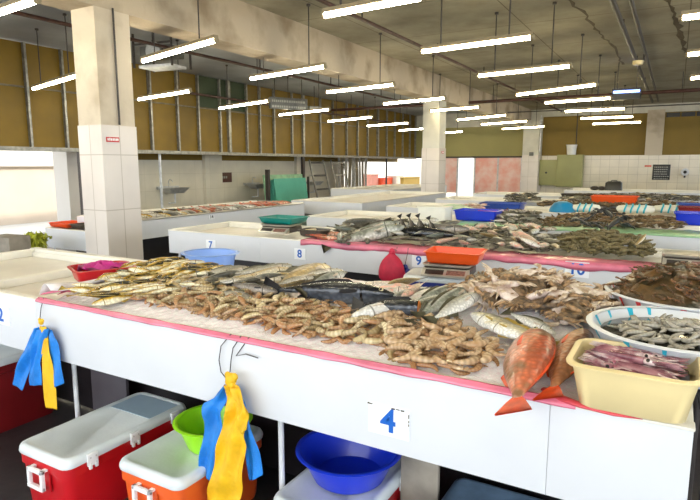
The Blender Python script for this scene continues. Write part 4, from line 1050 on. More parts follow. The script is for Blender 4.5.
# ================================================================== HANGING CLOTHS
def ribbon(name, st, y, material, label=None, parent=None, folds=2, depth=.012, th=.003, seed=0, cat='cloth'):
    """a hanging cloth: st = list of ((lx, ly), (rx, ry)) bearings met with the upright plane y"""
    n = 17; rings = []; m_ = len(st)
    def P(px, py, yy): return ony(px, py, yy)
    K = 4; full = []
    for i in range(m_ - 1):
        for q in range(K):
            u = q / K; full.append([tuple(st[i][s][c] * (1 - u) + st[i + 1][s][c] * u for c in (0, 1)) for s in (0, 1)])
    full.append(st[-1])
    for i, (l, r) in enumerate(full):
        A = P(l[0], l[1], y); B = P(r[0], r[1], y); row = []
        for k in range(n):
            u = k / (n - 1); p = A.lerp(B, u)
            p.y += depth * math.sin(u * PI * 2 * folds + seed + .25 * i) * (.6 + .4 * math.sin(seed + i * .7)) + depth * .4 * math.sin(i * .9 + seed * 2 + u * 3)
            row.append(p)
        rings.append(row)
    mb = MB(); mb.loft(rings, False, False, False)
    o = mb.build(name, material, parent, smooth='all', solid=th, sub=1)
    return tag(o, label, cat) if label else o
def hang(root_xyz, name, label, cat='cloth'):
    t = thing(name, root_xyz, 0, label, cat); return t
def reparent(o, t):
    o.parent = t; o.matrix_parent_inverse = Matrix.Translation(-Vector(t.location))
    return o
yc = FY - .035
# big bundle
kb = ony(231, 379, yc)
tb = hang(tuple(kb), 'blue_cloth', 'blue cloth hanging from the wire hook, behind the long yellow one')
reparent(ribbon('left_flap', [((222, 385), (230, 385)), ((214, 398), (226, 402)), ((202, 404), (222, 412)), ((205, 420), (224, 428)), ((203, 445), (216, 455)), ((198, 468), (214, 483))], yc - .005, 'blue_cloth', None, None, 1.2, .014, seed=1), tb)
reparent(ribbon('right_flap', [((232, 388), (238, 384)), ((236, 400), (246, 402)), ((241, 420), (250, 424)), ((246, 450), (258, 450)), ((247, 483), (262, 476))], yc + .012, 'blue_cloth', None, None, 1.2, .012, seed=3), tb)
ty = hang(tuple(kb + Vector((0, -.02, 0))), 'yellow_cloth', 'long yellow cloth knotted over the wire hook above the lime basin')
reparent(ribbon('front_fall', [((224, 384), (238, 384)), ((226, 398), (243, 398)), ((228, 410), (246, 418)), ((222, 428), (244, 436)), ((216, 450), (246, 452)), ((210, 478), (244, 484)), ((205, 497), (240, 503)), ((203, 510), (238, 512))], yc - .022, 'yellow_cloth', None, None, 1.6, .016, seed=2), ty)
reparent(ribbon('side_fold', [((230, 388), (240, 388)), ((238, 405), (246, 410)), ((236, 424), (248, 416)), ((240, 436), (246, 430))], yc - .036, 'yellow_cloth', None, None, 1, .008, seed=5), ty)
mb = MB()
kk = ony(231, 379, yc - .02)
for a, b, c, s in ((0, 0, 0, .026), (.018, .0, .012, .016), (-.016, 0, .014, .014), (.006, -.004, -.02, .018), (-.012, -.004, -.014, .014)): mb.ball((kk.x + a, kk.y + b, kk.z + c), s, s * .7, s, 10, 6)
reparent(mb.build('knot', 'yellow_cloth', smooth='all'), ty)
# small bundle at the left
ks = ony(41, 322, yc)
t2 = hang(tuple(ks), 'blue_cloth', 'blue cloth hanging at the left from a wire hook by the 2 plate')
reparent(ribbon('left_flap', [((34, 328), (42, 326)), ((26, 345), (42, 342)), ((20, 362), (36, 358)), ((12, 385), (24, 391))], yc - .004, 'blue_cloth', None, None, 1, .012, seed=2), t2)
reparent(ribbon('middle_flap', [((36, 330), (50, 328)), ((32, 350), (44, 345)), ((30, 370), (40, 362)), ((29, 386), (42, 386))], yc - .014, 'blue_cloth', None, None, 1.5, .01, seed=4), t2)
reparent(ribbon('right_flap', [((42, 326), (52, 330)), ((46, 340), (57, 342)), ((50, 360), (60, 360)), ((55, 388), (63, 384))], yc, 'blue_cloth', None, None, 1, .01, seed=6), t2)
t3 = hang(tuple(ks + Vector((0, -.02, 0))), 'yellow_cloth', 'narrow yellow cloth hanging within the left blue one')
reparent(ribbon('fall', [((38, 326), (47, 326)), ((40, 345), (48, 345)), ((42, 365), (52, 364)), ((46, 408), (57, 411))], yc - .010, 'yellow_cloth', None, None, .8, .006, seed=1), t3)
mb = MB(); k3 = ony(41, 322, yc - .02)
for a, c, s in ((0, 0, .016), (.012, .008, .011), (-.01, .01, .010)): mb.ball((k3.x + a, k3.y, k3.z + c), s, s * .7, s, 10, 6)
reparent(mb.build('knot', 'yellow_cloth', smooth='all'), t3)
# wire hooks
def wire(pts, label, r=.0022):
    P = [ony(a, b, FY - .014) for a, b in pts]; P[0] = Vector((P[0].x, FY + .006, ZT + .012)); P[-1] = P[-1] + Vector((0, 0, 0))
    tag(MB().tube(P, r, 6).build('wire_hook', 'wire', smooth='all'), label, 'hook')
wire([(228, 341), (221, 346), (219, 360), (221, 372), (226, 378)], 'left wire loop above the long yellow cloth')
wire([(238, 343), (233, 348), (231, 360), (230, 372)], 'right wire loop above the long yellow cloth')
wire([(40, 300), (41, 308), (40, 318)], 'wire holding the left blue cloth')
wire([(246, 344), (236, 356), (246, 354), (258, 358)], 'bent bit of wire sticking out beside the hook on the white face')

# ================================================================== GOODS ON THE COUNTERS BEHIND
flat = lambda x, y: .925
def pile(name, poly, n, dist, protos_, sizes, label, group, cat, hgt=.0, seed=0, yaw=None, ys=.5, tilt=.25, roll=None, base=.92, jit=.02):
    """things lying over one another inside a ground outline; hgt = how high the heap rises in its middle"""
    rnd = random.Random(seed); g = poly
    cx = sum(p[0] for p in g) / len(g); cy = sum(p[1] for p in g) / len(g)
    rx = max(abs(p[0] - cx) for p in g) + .01; ry = max(abs(p[1] - cy) for p in g) + .01
    for (x, y) in scatter(g, n, dist, rnd, 120):
        z = base + .012 + hgt * max(0, 1 - ((x - cx) / rx) ** 4) * max(0, 1 - ((y - cy) / ry) ** 2) + rnd.uniform(0, jit)
        k = rnd.randrange(len(protos_)); o = use(protos_[k], label[k] if isinstance(label, (list, tuple)) else label, cat, group[k] if isinstance(group, (list, tuple)) else group)
        sc = rnd.uniform(*sizes); a = rnd.uniform(0, 2 * PI) if yaw is None else rnd.gauss(yaw, ys) + (PI if rnd.random() < .3 else 0)
        if roll is None: lay(o, Vector((x, y, z)), a, sc, rnd.gauss(0, tilt), False, rnd.uniform(0, 6.3))
        else: pose(o, (x, y, z), (math.cos(a), math.sin(a), rnd.gauss(0, .1)), sc, rnd.uniform(*roll), rnd.choice((-1, 1)))
def under_mound(name, poly, hgt, material, label, cat, base=.915, seed=0, n=14):
    cx = sum(p[0] for p in poly) / len(poly); cy = sum(p[1] for p in poly) / len(poly); rings = []
    for i in range(7):
        u = i / 6; k = math.cos(u * PI / 2) * .96 + .02
        ring = []
        for j in range(len(poly)):
            a = poly[j]; b = poly[(j + 1) % len(poly)]
            for q in range(4):
                x = a[0] + (b[0] - a[0]) * q / 4; y = a[1] + (b[1] - a[1]) * q / 4
                X = cx + (x - cx) * k; Y = cy + (y - cy) * k
                ring.append(Vector((X, Y, base + hgt * math.sin(u * PI / 2) + .012 * _nz.noise(Vector((X * 14, Y * 14, seed))))))
        rings.append(ring)
    mb = MB(); mb.loft(rings)
    return tag(mb.build(name, material, smooth='all'), label, cat, None, 'stuff')
def layer(name, poly, n, kind, m_, size, label, cat, hgt=.04, base=.92, seed=0):
    '''the lower layers of a heap, too many to count'''
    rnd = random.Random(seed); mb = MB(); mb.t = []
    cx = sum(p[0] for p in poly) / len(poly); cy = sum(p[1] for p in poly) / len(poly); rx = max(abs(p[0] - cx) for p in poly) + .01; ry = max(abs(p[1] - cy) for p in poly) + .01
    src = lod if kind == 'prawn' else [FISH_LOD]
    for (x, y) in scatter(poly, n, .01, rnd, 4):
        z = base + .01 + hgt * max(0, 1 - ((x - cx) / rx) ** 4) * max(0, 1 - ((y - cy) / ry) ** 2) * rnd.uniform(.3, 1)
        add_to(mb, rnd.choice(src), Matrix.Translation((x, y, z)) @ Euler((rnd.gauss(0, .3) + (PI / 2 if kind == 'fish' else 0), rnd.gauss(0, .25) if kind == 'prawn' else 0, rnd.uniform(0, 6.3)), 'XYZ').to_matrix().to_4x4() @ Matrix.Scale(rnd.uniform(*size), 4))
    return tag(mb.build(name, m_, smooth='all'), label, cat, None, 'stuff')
FISH_LOD = MB(); FISH_LOD.loft([[Vector((x, r * .6 * math.cos(q * PI / 3), r * math.sin(q * PI / 3))) for q in range(6)] for x, r in ((-.5, .09), (-.38, .02), (-.1, .085), (.15, .11), (.38, .07), (.5, .01))]); FISH_LOD.t = [0] * len(FISH_LOD.v)
def G(*pts, z=.93): return [tuple(onz(a, b, z)[:2]) for a, b in pts]
S1 = {k: small(n, a, b, d) for k, n, a, b, d in (('golden', 'small_fish', 'skin_golden', 'fin_yellow', .95), ('grey', 'grey_fish', 'skin_grey', 'fin_dark', 1), ('tan', 'tan_fish', 'skin_tan', 'fin_dark', 1.1), ('silver', 'silver_fish', 'skin_silver', 'fin_dark', 1.1), ('mack', 'speckled_fish', 'skin_mackerel', 'fin_dark', .85), ('pale', 'small_fish', 'skin_pale', 'fin_pale', 1.1), ('dusk', 'small_fish', 'skin_dusk', 'fin_black', .9), ('red', 'red_fish', 'skin_snapper', 'fin_red', 1.3))}
sheet_strip('plastic_sheet', -2.92, -.02, 4.2, 'pink_film', 'pink plastic sheet under the fish on the second counter', .045, .20, seed=5)
sheet_strip('plastic_sheet', .05, 1.6, 4.2, 'pink_film', 'pink plastic sheet at the right end of the second counter', .04, .1, seed=8)
f2 = lambda x, y: .955
def fish2(kind, hp, tp, label, roll=20, back=1, ya=4.6, yb=4.5):
    a = ony(hp[0], hp[1], ya); b = ony(tp[0], tp[1], yb); o = use(FP[kind], label, 'fish'); return pose(o, (a + b) / 2, a - b, (a - b).length, roll, back)
# long fish at the left of this heap
fish2('grey', (342, 223), (392, 220), 'brownish long fish at the rear left of the heap on the second counter', ya=4.9, yb=4.85)
fish2('mackerel', (405, 226), (322, 247), 'long silver fish whose forked tail points left on the pink sheet', roll=35, ya=4.60, yb=4.17)
fish2('mackerel', (400, 222), (336, 239), 'grey fish just above the long one with the forked tail', roll=30, ya=4.8, yb=4.5)
fish2('black', (398, 231), (470, 236), 'long dark fish lying across the heap on the second counter', roll=40, ya=4.62, yb=4.62)
fish2('dusk', (470, 229), (412, 228), 'dark slim fish above the long dark one on the second counter', roll=40, ya=4.75, yb=4.75)
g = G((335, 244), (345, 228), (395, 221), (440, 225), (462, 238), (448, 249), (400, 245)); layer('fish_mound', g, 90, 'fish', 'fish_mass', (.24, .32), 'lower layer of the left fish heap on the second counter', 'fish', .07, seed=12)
pile('fish', g, 36, .09, [S1['mack'], S1['silver'], S1['grey']], (.24, .32), ['slim grey-green fish in the left fish heap of the second counter', 'silver fish in the left fish heap of the second counter', 'dark grey fish in the left fish heap of the second counter'], ['slim grey-green fish of the left heap on the second counter', 'silver fish of the left heap on the second counter', 'grey fish of the left heap on the second counter'], 'fish', .09, 1, yaw=math.radians(65), ys=.35, roll=(10, 50))
for k, (px, py) in enumerate(((399, 224), (408, 223), (417, 223), (428, 226))):
    o = use(FP['dusk'], ('slim dark fish, tail sticking up, %s of the four upright tails' % ('leftmost', 'second', 'third', 'rightmost')[k]), 'fish')
    b = ony(px + 1, py - 7, 4.72); a = Vector((b.x + .10, 4.62, .97)); pose(o, (a + b) / 2, a - b, max(.26, (a - b).length), 40, 1)
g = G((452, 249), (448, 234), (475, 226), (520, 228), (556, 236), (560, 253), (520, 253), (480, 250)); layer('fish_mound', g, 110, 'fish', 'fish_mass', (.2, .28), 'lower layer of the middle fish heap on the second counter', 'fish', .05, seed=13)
pile('fish', g, 46, .085, [S1['silver'], S1['grey'], S1['tan'], S1['pale']], (.20, .28), ['plump silver fish in the middle fish heap of the second counter', 'grey fish in the middle fish heap of the second counter', 'tan fish in the middle fish heap of the second counter', 'pale pink fish in the middle fish heap of the second counter'], ['silver fish of the middle heap on the second counter', 'grey fish of the middle heap on the second counter', 'tan fish of the middle heap on the second counter', 'pale fish of the middle heap on the second counter'], 'fish', .07, 2, yaw=math.radians(120), ys=.4, roll=(10, 40))
fish2('pale', (512, 232), (545, 246), 'long pale pink fish lying on top of the middle heap, second counter', roll=5, ya=4.65, yb=4.40)
fish2('white', (540, 247), (516, 236), 'white-bellied fish beside the long pale pink one on the second counter', roll=5, ya=4.35, yb=4.5)
fish2('pale', (432, 243), (462, 237), 'pinkish fish right behind the orange tray', ya=4.4, yb=4.5)
# olive shrimps
op = small_proto('olive_prawn', prawn_mb(1.2, 1), 'prawn_olive'); op2 = small_proto('olive_prawn', prawn_mb(2.0, 1), 'prawn_olive')
op3 = small_proto('tan_prawn', prawn_mb(1.6, 1), 'prawn_far')
sp_ = G((556, 251), (562, 236), (600, 232), (640, 240), (655, 254), (648, 258), (600, 255))
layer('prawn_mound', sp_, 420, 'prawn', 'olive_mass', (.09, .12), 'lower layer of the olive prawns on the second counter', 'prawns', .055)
pile('prawn', sp_, 75, .05, [op, op2], (.10, .13), 'olive prawn in the heap right on the second counter', 'olive prawns on the second counter', 'prawn', .05, 3)
mat('crab_black', (.02, .024, .03), .3, .3, 12, coat=.3)
CB = crab_proto('crab', 'crab_black', 'crab_black', 9)
rnd = random.Random(5)
for k, (x, y) in enumerate(scatter(G((566, 234), (568, 224), (590, 216), (620, 216), (632, 232), (600, 236)), 14, .10, rnd, 200)):
    o = use(CB, 'blackish crab in the dark heap behind the olive prawns', 'crab', 'blackish crabs behind the olive prawns')
    o.matrix_world = Matrix.Translation((x, y, .97 + rnd.uniform(0, .07))) @ Euler((rnd.gauss(0, .4), rnd.gauss(0, .4), rnd.uniform(0, 6.3))).to_matrix().to_4x4() @ Matrix.Scale(rnd.uniform(.14, .17), 4)
fish2('tan', (646, 234), (634, 247), 'cream and brown round-bodied fish standing out right of the prawns', roll=60, ya=4.65, yb=4.55)
def scale(x, y, z, rz, label, pan='scale_pan', w=.30, d=.30, pan_on=True):
    t = thing('weighing_scale', (x, y, z), rz, label, 'scale')
    MB().loft([rrect(w / 2, d / 2, .02, .008), rrect(w / 2, d / 2, .02, .05), rrect(w / 2 - .01, d / 2 - .012, .02, .062)]).build('body', 'scale_black', t, smooth=True)
    k = MB().add([(-w / 2 + .005, -d / 2 - .06, .005), (w / 2 - .005, -d / 2 - .06, .005), (w / 2 - .005, -d / 2 + .01, .005), (-w / 2 + .005, -d / 2 + .01, .005), (-w / 2 + .005, -d / 2 - .06, .018), (w / 2 - .005, -d / 2 - .06, .018), (w / 2 - .005, -d / 2 + .01, .058), (-w / 2 + .005, -d / 2 + .01, .058)], ((0, 3, 2, 1), (4, 5, 6, 7), (0, 1, 5, 4), (1, 2, 6, 5), (2, 3, 7, 6), (3, 0, 4, 7)))
    kb_ = k.build('display_front', 'scale_pan', t)
    for a, b, m_ in ((-w / 2 + .03, -.01, 'scale_black'), (.01, w / 2 - .03, 'keypad')):
        MB().add([(a, -d / 2 - .052, .0235), (b, -d / 2 - .052, .0235), (b, -d / 2 - .008, .0485), (a, -d / 2 - .008, .0485), (a, -d / 2 - .052, .018), (b, -d / 2 - .052, .018), (b, -d / 2 - .008, .043), (a, -d / 2 - .008, .043)], ((0, 1, 2, 3), (4, 7, 6, 5), (0, 4, 5, 1), (1, 5, 6, 2), (2, 6, 7, 3), (3, 7, 4, 0))).build('keypad' if m_ == 'keypad' else 'display', m_, kb_)
    for sx in (-1, 1):
        for sy in (-1, 1): MB().lathe([(.012, 0), (.014, .01)], 8, cx=sx * (w / 2 - .03), cy=sy * (d / 2 - .03)).build('foot', 'scale_black', t)
    MB().loft([rrect(w / 2 - .01, d / 2 - .01, .02, .064), rrect(w / 2, d / 2, .025, .075), rrect(w / 2 + .004, d / 2 + .004, .025, .085), rrect(w / 2 - .004, d / 2 - .004, .02, .085), rrect(w / 2 - .012, d / 2 - .012, .02, .072)]).build('pan', pan, t, smooth=True)
    return t
p = onz(684, 262, .93)
t = scale(p.x + .03, 4.42, .922, 0, 'black weighing scale with a pale pan near the right edge on the second counter', w=.33, d=.22)
# orange tray on a scale, standing on the navy cooler
scale(-1.37, 3.84, .821, math.radians(8), 'weighing scale with a keypad on the navy cooler, under the orange tray', w=.34, d=.26)
mat('tray_orange', (.88, .10, .012), .35, .08, 5)
tub(-1.335, 3.86, .908, .195, .15, .085, 'tray_orange', 'bright orange tray standing on the scale over the navy cooler', R=.02, name='orange_tray', flare=.10, lip=.012, rz=math.radians(8))
# crimson bag hanging beside the cooler, a dark blue one behind it
def bag(x, y, z, s, hgt, m_, label, name='hanging_bag'):
    t = thing(name, (x, y, z), 0, label, 'bag')
    rings = []
    for i, (u, r) in enumerate(((0, .25), (.06, .8), (.2, 1), (.45, .92), (.65, .7), (.78, .38), (.85, .16), (.92, .22), (1, .10))):
        rings.append([Vector((s * r * math.cos(q * 2 * PI / 20) * (1 + .10 * math.sin(3 * q + i)), s * .45 * r * math.sin(q * 2 * PI / 20) * (1 + .12 * math.cos(2 * q + i)), u * hgt)) for q in range(20)])
    MB().loft(rings).build('body', m_, t, smooth='all', sub=1)
    MB().tube([(0, 0, hgt * .84), (0, 0, hgt * .88)], s * .2, 10).build('tie', m_, t, smooth=True)
    MB().tube([(0, 0, hgt * .97), (0, 4.193 - y, .90 - z), (0, 4.195 - y, .924 - z), (0, 4.22 - y, .924 - z)], .003, 5).build('hook', 'wire', t, smooth=True)
    return t
a = ony(389, 281, 4.05); b = ony(390, 250, 4.05)
bag(a.x, 4.10, a.z - .03, .125, b.z - a.z + .04, 'crimson_cloth', 'crimson cloth bag hanging at the second counter left of the navy cooler')
bag(a.x + .10, 4.14, a.z - .05, .12, (b.z - a.z) * .72, 'navy_plastic', 'dark blue bag half hidden behind the crimson one')
# teal tray on a scale at the left
p = onz(264, 234, .93)
scale(p.x, 4.62, .922, math.radians(5), 'weighing scale under the teal tray on the second counter', w=.34, d=.26)
tub(p.x, 4.66, 1.01, .21, .16, .065, 'teal_plastic', 'teal green tray standing on a scale near the 7 plate', R=.02, name='teal_tray', flare=.12, lip=.012)
p = onz(302, 238, .93); mat('dark_tray', (.08, .065, .05), .4, .3, 9)
tub(p.x, 4.48, .922, .13, .09, .07, 'dark_tray', 'dark brown tray with scraps above the 8 plate', R=.02, name='dark_tray', flare=.1)
pile('fish', [(p.x - .1, 4.43), (p.x + .1, 4.43), (p.x + .1, 4.53), (p.x - .1, 4.53)], 7, .03, [S1['tan']], (.12, .16), 'small tan fish in the dark tray above the 8 plate', 'tan fish in the dark tray', 'fish', 0, 4, roll=(0, 30), base=.955)
pile('fish', G((312, 238), (318, 232), (336, 233), (334, 241)), 6, .07, [S1['red']], (.20, .26), 'reddish brown fish lying right of the dark tray on the second counter', 'reddish fish right of the dark tray', 'fish', .01, 5, roll=(0, 30), yaw=0)

# --- third counter
z3 = .93
t = thing('poly_box', tuple(onz(431, 221, z3)), 0, 'white foam box with dark cut-outs behind the upright fish tails', 'box')
MB().box(-.17, .17, 0, .26, -.01, .15).build('box_body', 'poly_box', t, bevel=.006)
MB().box(-.18, .18, -.01, .27, .15, .17).build('lid', 'poly_box', t, bevel=.005)
def crate(px, py, w, d, hgt, m_, label, z=.93, name='fish_crate', cat='crate', rz=0):
    p = onz(px, py, z); return tub(p.x, p.y + d, z - .006, w, d, hgt, m_, label, R=.02, name=name, flare=.1, lip=.012, cat=cat, rz=rz)
crate(474, 221, .26, .17, .13, 'blue_plastic', 'deep blue crate with fish at the left of the third counter')
crate(489, 219, .15, .14, .11, 'red_plastic', 'small red crate right behind the deep blue one')
sheet_strip('plastic_sheet', -2.2, .35, 6.25, 'green_film', 'pale green sheet under the goods of the third counter', .01, .5, seed=9, lift=.006)
g = G((497, 224), (503, 217), (520, 215), (536, 218), (538, 225)); layer('fish_mound', g, 90, 'fish', 'fish_mass', (.16, .2), 'lower layer of the small grey fish heap on the third counter', 'fish', .10, seed=2)
pile('fish', g, 26, .09, [S1['grey'], S1['dusk'], S1['silver']], (.17, .23), ['grey fish in the rounded heap on the third counter', 'blackish fish in the rounded heap on the third counter', 'silver fish in the rounded heap on the third counter'], ['grey fish of the rounded heap, third counter', 'blackish fish of the rounded heap, third counter', 'silver fish of the rounded heap, third counter'], 'fish', .09, 11, roll=(0, 60))
pile('fish', G((462, 216), (468, 213), (484, 213), (484, 217)), 7, .07, [S1['pale']], (.2, .26), 'pale fish in the deep blue crate on the third counter', 'pale fish in the deep blue crate', 'fish', 0, 12, roll=(0, 30), base=1.03)
g = G((538, 226), (545, 219), (600, 216), (660, 218), (682, 223), (682, 229), (620, 228)); layer('prawn_mound', g, 420, 'prawn', 'prawn_mass', (.11, .15), 'lower layer of the long brown prawn heap on the third counter', 'prawns', .06, seed=4)
bp = small_proto('brown_prawn', prawn_mb(1.2, 1), 'prawn_far')
pile('prawn', g, 66, .09, [op3, bp, S1['tan']], (.10, .14), ['tan prawn in the long heap on the third counter', 'reddish brown prawn in the long heap on the third counter', 'small tan fish in the long heap on the third counter'], ['tan prawns, third counter', 'brown prawns, third counter', 'tan fish, third counter'], 'seafood', .06, 13)
crate(703, 226, .28, .18, .14, 'blue_plastic', 'blue crate at the right of the third counter, cut by the edge')
crate(700, 216, .26, .14, .12, 'dark_red_plastic', 'red crate behind the blue one at the right edge', z=.93)
# --- fourth counter
crate(499, 212, .30, .18, .13, 'bin_blue', 'grey-blue crate at the left of the fourth counter')
p = onz(560, 212, .93)
tag(MB().lathe([(.19, 0), (.18, .05), (.13, .12), (.06, .15), (.01, .155)], 20, cx=p.x, cy=p.y + .2, cz=.92).build('upturned_basin', 'bin_cyan' if 'bin_cyan' in M else mat('bin_cyan', (.01, .25, .50), .35), smooth=True), 'turquoise basin turned upside down on the fourth counter', 'basin')
def net_bag(px0, px1, py, z, h_, label, seed):
    A, B = onz(px0, py, z), onz(px1, py, z); L_ = (B - A).length; t = thing('net_bag', tuple((A + B) / 2 + Vector((0, .12, 0))), 0, label, 'bag')
    rings = [[Vector((x, .13 * k * math.cos(q * 2 * PI / 14), h_ / 2 + h_ / 2 * k * math.sin(q * 2 * PI / 14) * (1 + .1 * math.sin(5 * x)))) for q in range(14)] for x, k in ((-L_ / 2, .3), (-L_ * .45, .8), (-L_ * .2, 1), (0, .93), (L_ * .2, 1), (L_ * .45, .8), (L_ / 2, .3))]
    MB().loft(rings).build('sack', 'poly_box', t, smooth='all')
    rnd = random.Random(seed)
    n = int(L_ / .11)
    for i in range(n):
        x = -L_ / 2 + .08 + (L_ - .16) * (i + .5) / n
        pts = [(x + .012 * math.sin(q), .137 * math.cos(a), h_ / 2 + (h_ / 2 + .006) * math.sin(a)) for q, a in enumerate([math.radians(180 + d) * 1 for d in (-110, -80, -50, -20, 10, 40)])]
        pts = [(a_, -abs(b_) if k_ > 0 else b_, c_) for k_, (a_, b_, c_) in enumerate(pts)]
        MB().tube(pts, .013, 5).build('stripe', 'cyan_mark', t)
net_bag(570, 598, 213, .92, .12, 'white and turquoise striped sack beside the upturned basin', 1)
net_bag(617, 652, 214, .92, .12, 'white and turquoise striped sack, longer one in the middle of the fourth counter', 2)
net_bag(654, 684, 214, .92, .12, 'white and turquoise striped sack at the right of the fourth counter', 3)
crate(610, 212, .13, .12, .05, 'dark_tray', 'small dark tray between the striped sacks', name='dark_tray', cat='tray')
crate(697, 213, .25, .16, .13, 'bin_blue', 'grey-blue crate at the right end of the fourth counter')
p = onz(455, 210, .93)
sheet_strip('plastic_sheet', p.x - .5, p.x + .55, 8.45, 'green_film', 'pale green sheet at the left end of the fourth counter', .008, .8, seed=12)
# --- fifth and sixth counters
g = G((505, 204), (510, 199), (530, 198), (540, 203)); layer('fish_mound', g, 110, 'fish', 'fish_mass', (.18, .24), 'lower layer of the dark heap on the fifth counter', 'fish', .13, seed=5)
pile('fish', g, 22, .13, [S1['grey'], S1['dusk'], S1['tan']], (.19, .26), ['grey fish in the round heap on the fifth counter', 'blackish fish in the round heap on the fifth counter', 'tan fish in the round heap on the fifth counter'], ['grey fish, fifth counter', 'blackish fish, fifth counter', 'tan fish, fifth counter'], 'fish', .12, 21, roll=(0, 60))
g = G((540, 205), (545, 202), (620, 202), (700, 204), (700, 207), (620, 206)); layer('prawn_mound', g, 420, 'prawn', 'prawn_mass', (.14, .2), 'low brown line of seafood along the fifth counter', 'seafood', .04, seed=6)
pile('fish', g, 30, .2, [S1['tan'], S1['dusk'], bp], (.16, .21), ['tan fish in the low line on the fifth counter', 'dark fish in the low line on the fifth counter', 'brown prawn in the low line on the fifth counter'], ['tan fish in line, fifth counter', 'dark fish in line, fifth counter', 'brown prawns in line, fifth counter'], 'seafood', .04, 22, roll=(0, 60))
crate(613, 205, .36, .22, .15, 'tray_orange', 'red tray standing on the fifth counter')
g = G((560, 199), (570, 194), (640, 194), (700, 196), (700, 201), (640, 200)); layer('prawn_mound', g, 380, 'fish', 'fish_mass', (.18, .24), 'low dark line of seafood along the sixth counter', 'seafood', .04, seed=7)
pile('fish', g, 24, .26, [S1['tan'], S1['dusk']], (.19, .25), ['tan fish in the low line on the sixth counter', 'dark fish in the low line on the sixth counter'], ['tan fish, sixth counter', 'dark fish, sixth counter'], 'seafood', .04, 23, roll=(0, 60))
crate(578, 197, .36, .14, .07, 'dark_tray', 'flat black tray on the sixth counter below the cabinets', name='dark_tray', cat='tray')
# --- farthest counter
p = onz(611, 191, .93)
t = thing('black_box', (p.x, 16.6, .922), 0, 'black box standing on the farthest counter before the tiled wall', 'box')
MB().loft([rrect(.21, .15, .05, 0), rrect(.20, .14, .05, .20), rrect(.15, .1, .05, .24)]).build('case', 'sign_black', t, smooth=True)
MB().tube([(-.08, 0, .23), (-.06, 0, .26), (.06, 0, .26), (.08, 0, .23)], .012, 6).build('handle', 'sign_black', t)
for k, (px, l) in enumerate(((590, 'small dark bundle left of the black box on the farthest counter'), (598, 'small dark bundle next to the black box on the farthest counter'))):
    p = onz(px, 191, .93); tag(MB().ball((p.x, 16.6, .97), .12, .1, .06, 10, 6).build('dark_bundle', 'scale_black', smooth='all'), l, 'bundle')

# --- small fish on the left side counter
g = [(-5.80, 4.95), (-5.80, 7.0), (-6.35, 7.0), (-6.35, 4.95)]
rows = ((4.9, 6.0, ['golden', 'silver', 'grey'], 22), (5.75, 6.2, ['red', 'red', 'silver'], 8), (6.05, 7.1, ['silver', 'silver', 'dusk', 'red'], 20), (7.1, 8.1, ['red', 'red', 'dusk'], 16))
for k, (y0, y1, kinds, n) in enumerate(rows):
    w_ = ('near', 'second', 'third', 'far')[k]
    for j in range(n):
        kd = kinds[j % len(kinds)]; rnd = random.Random(100 * k + j)
        y = y0 + (y1 - y0) * (j + .5) / n + rnd.uniform(-.02, .02); x = -5.90 - (j % 2) * .25 + rnd.uniform(-.04, .04)
        nm = {'golden': 'yellowish', 'silver': 'silver', 'grey': 'grey', 'red': 'red', 'dusk': 'dark'}[kd]
        o = use(S1[kd], '%s fish in the %s part of the row on the left side counter' % (nm, w_), 'fish', '%s fish, %s part of the left side counter' % (nm, w_))
        a = rnd.gauss(math.radians(15), .3); pose(o, (x, y, .945 + .015 * rnd.random()), (math.cos(a), math.sin(a), -.05), rnd.uniform(.30, .38), rnd.uniform(0, 40), rnd.choice((-1, 1)))
# tray left of the pillar, box and plants beyond the near counter's end
p = ony(68, 226, 4.6)
tub(p.x, 4.62, .787, .20, .17, .06, 'orange_red', 'flat orange tray left of the nearest pillar', R=.02, name='orange_tray', flare=.1)
p2 = ony(80, 226, 4.62)
tub(p2.x + .12, 4.62, .787, .12, .15, .06, 'dark_tray', 'dark tray beside the flat orange one, touching the pillar in view', R=.02, name='dark_tray', flare=.1)

field('crab_bed', min(q[0] for q in CRABPOLY) + .12, -.24, 2.32, 2.56, .02, lambda x, y: heap(x, y) + .004, 'crab_shell_brown', 'dark bed under the crab heap, coloured as the shade between crabs', 'crabs', rough=.02, base=.95, seed=3)  # dark brown sheet that paints the shaded gaps between the crabs
# ================================================================== THE FAR WALL'S FITTINGS
def cabinet(x, y, z, w, d, h_, label, rz=0, knob=True):
    t = thing('electric_cabinet', (x, y, z), rz, label, 'cabinet')
    MB().box(-w / 2, w / 2, -d / 2, d / 2, 0, h_).build('body', 'cabinet_green', t, bevel=.01)
    dr = MB().box(-w / 2 + .03, w / 2 - .03, -d / 2 - .02, -d / 2 - .002, .03, h_ - .03).build('door', 'cabinet_green', t, bevel=.006)
    if knob: MB().lathe([(.01, 0), (.04, 0), (.04, .03), (.01, .03)], 10).xf(Matrix.Translation((-w * .12, -d / 2 - .02, h_ * .5)) @ Matrix.Rotation(PI / 2, 4, 'X')).build('lock', 'sign_black', dr)
    return t
mat('cabinet_green', (.36, .36, .15), .5, .1, 2)
p = ony(547.5, 186, 25.3); cabinet(p.x + .05, 25.3, .72, .78, .35, 1.08, 'smaller olive cabinet with a round lock on the far wall, left of the bigger one')
p = ony(569, 186, 25.25); cabinet(p.x, 25.25, .68, 1.0, .45, 1.32, 'bigger olive cabinet on the far wall with a white bucket on top', knob=False)
p2 = ony(571, 158, 25.2)
t = thing('bucket', (p2.x, 25.22, 2.0), 0, 'white bucket standing on the bigger olive cabinet', 'bucket')
MB().lathe([(.17, 0), (.21, .38), (.20, .38), (.16, .01)], 20).build('body', 'hard_white', t, smooth=True)
MB().lathe([(.19, .375), (.225, .38), (.225, .41), (.01, .415)], 20).build('lid', 'hard_white', t, smooth=True)
a = ony(653, 164.5, YB - .02); b = ony(669.5, 180, YB - .02)
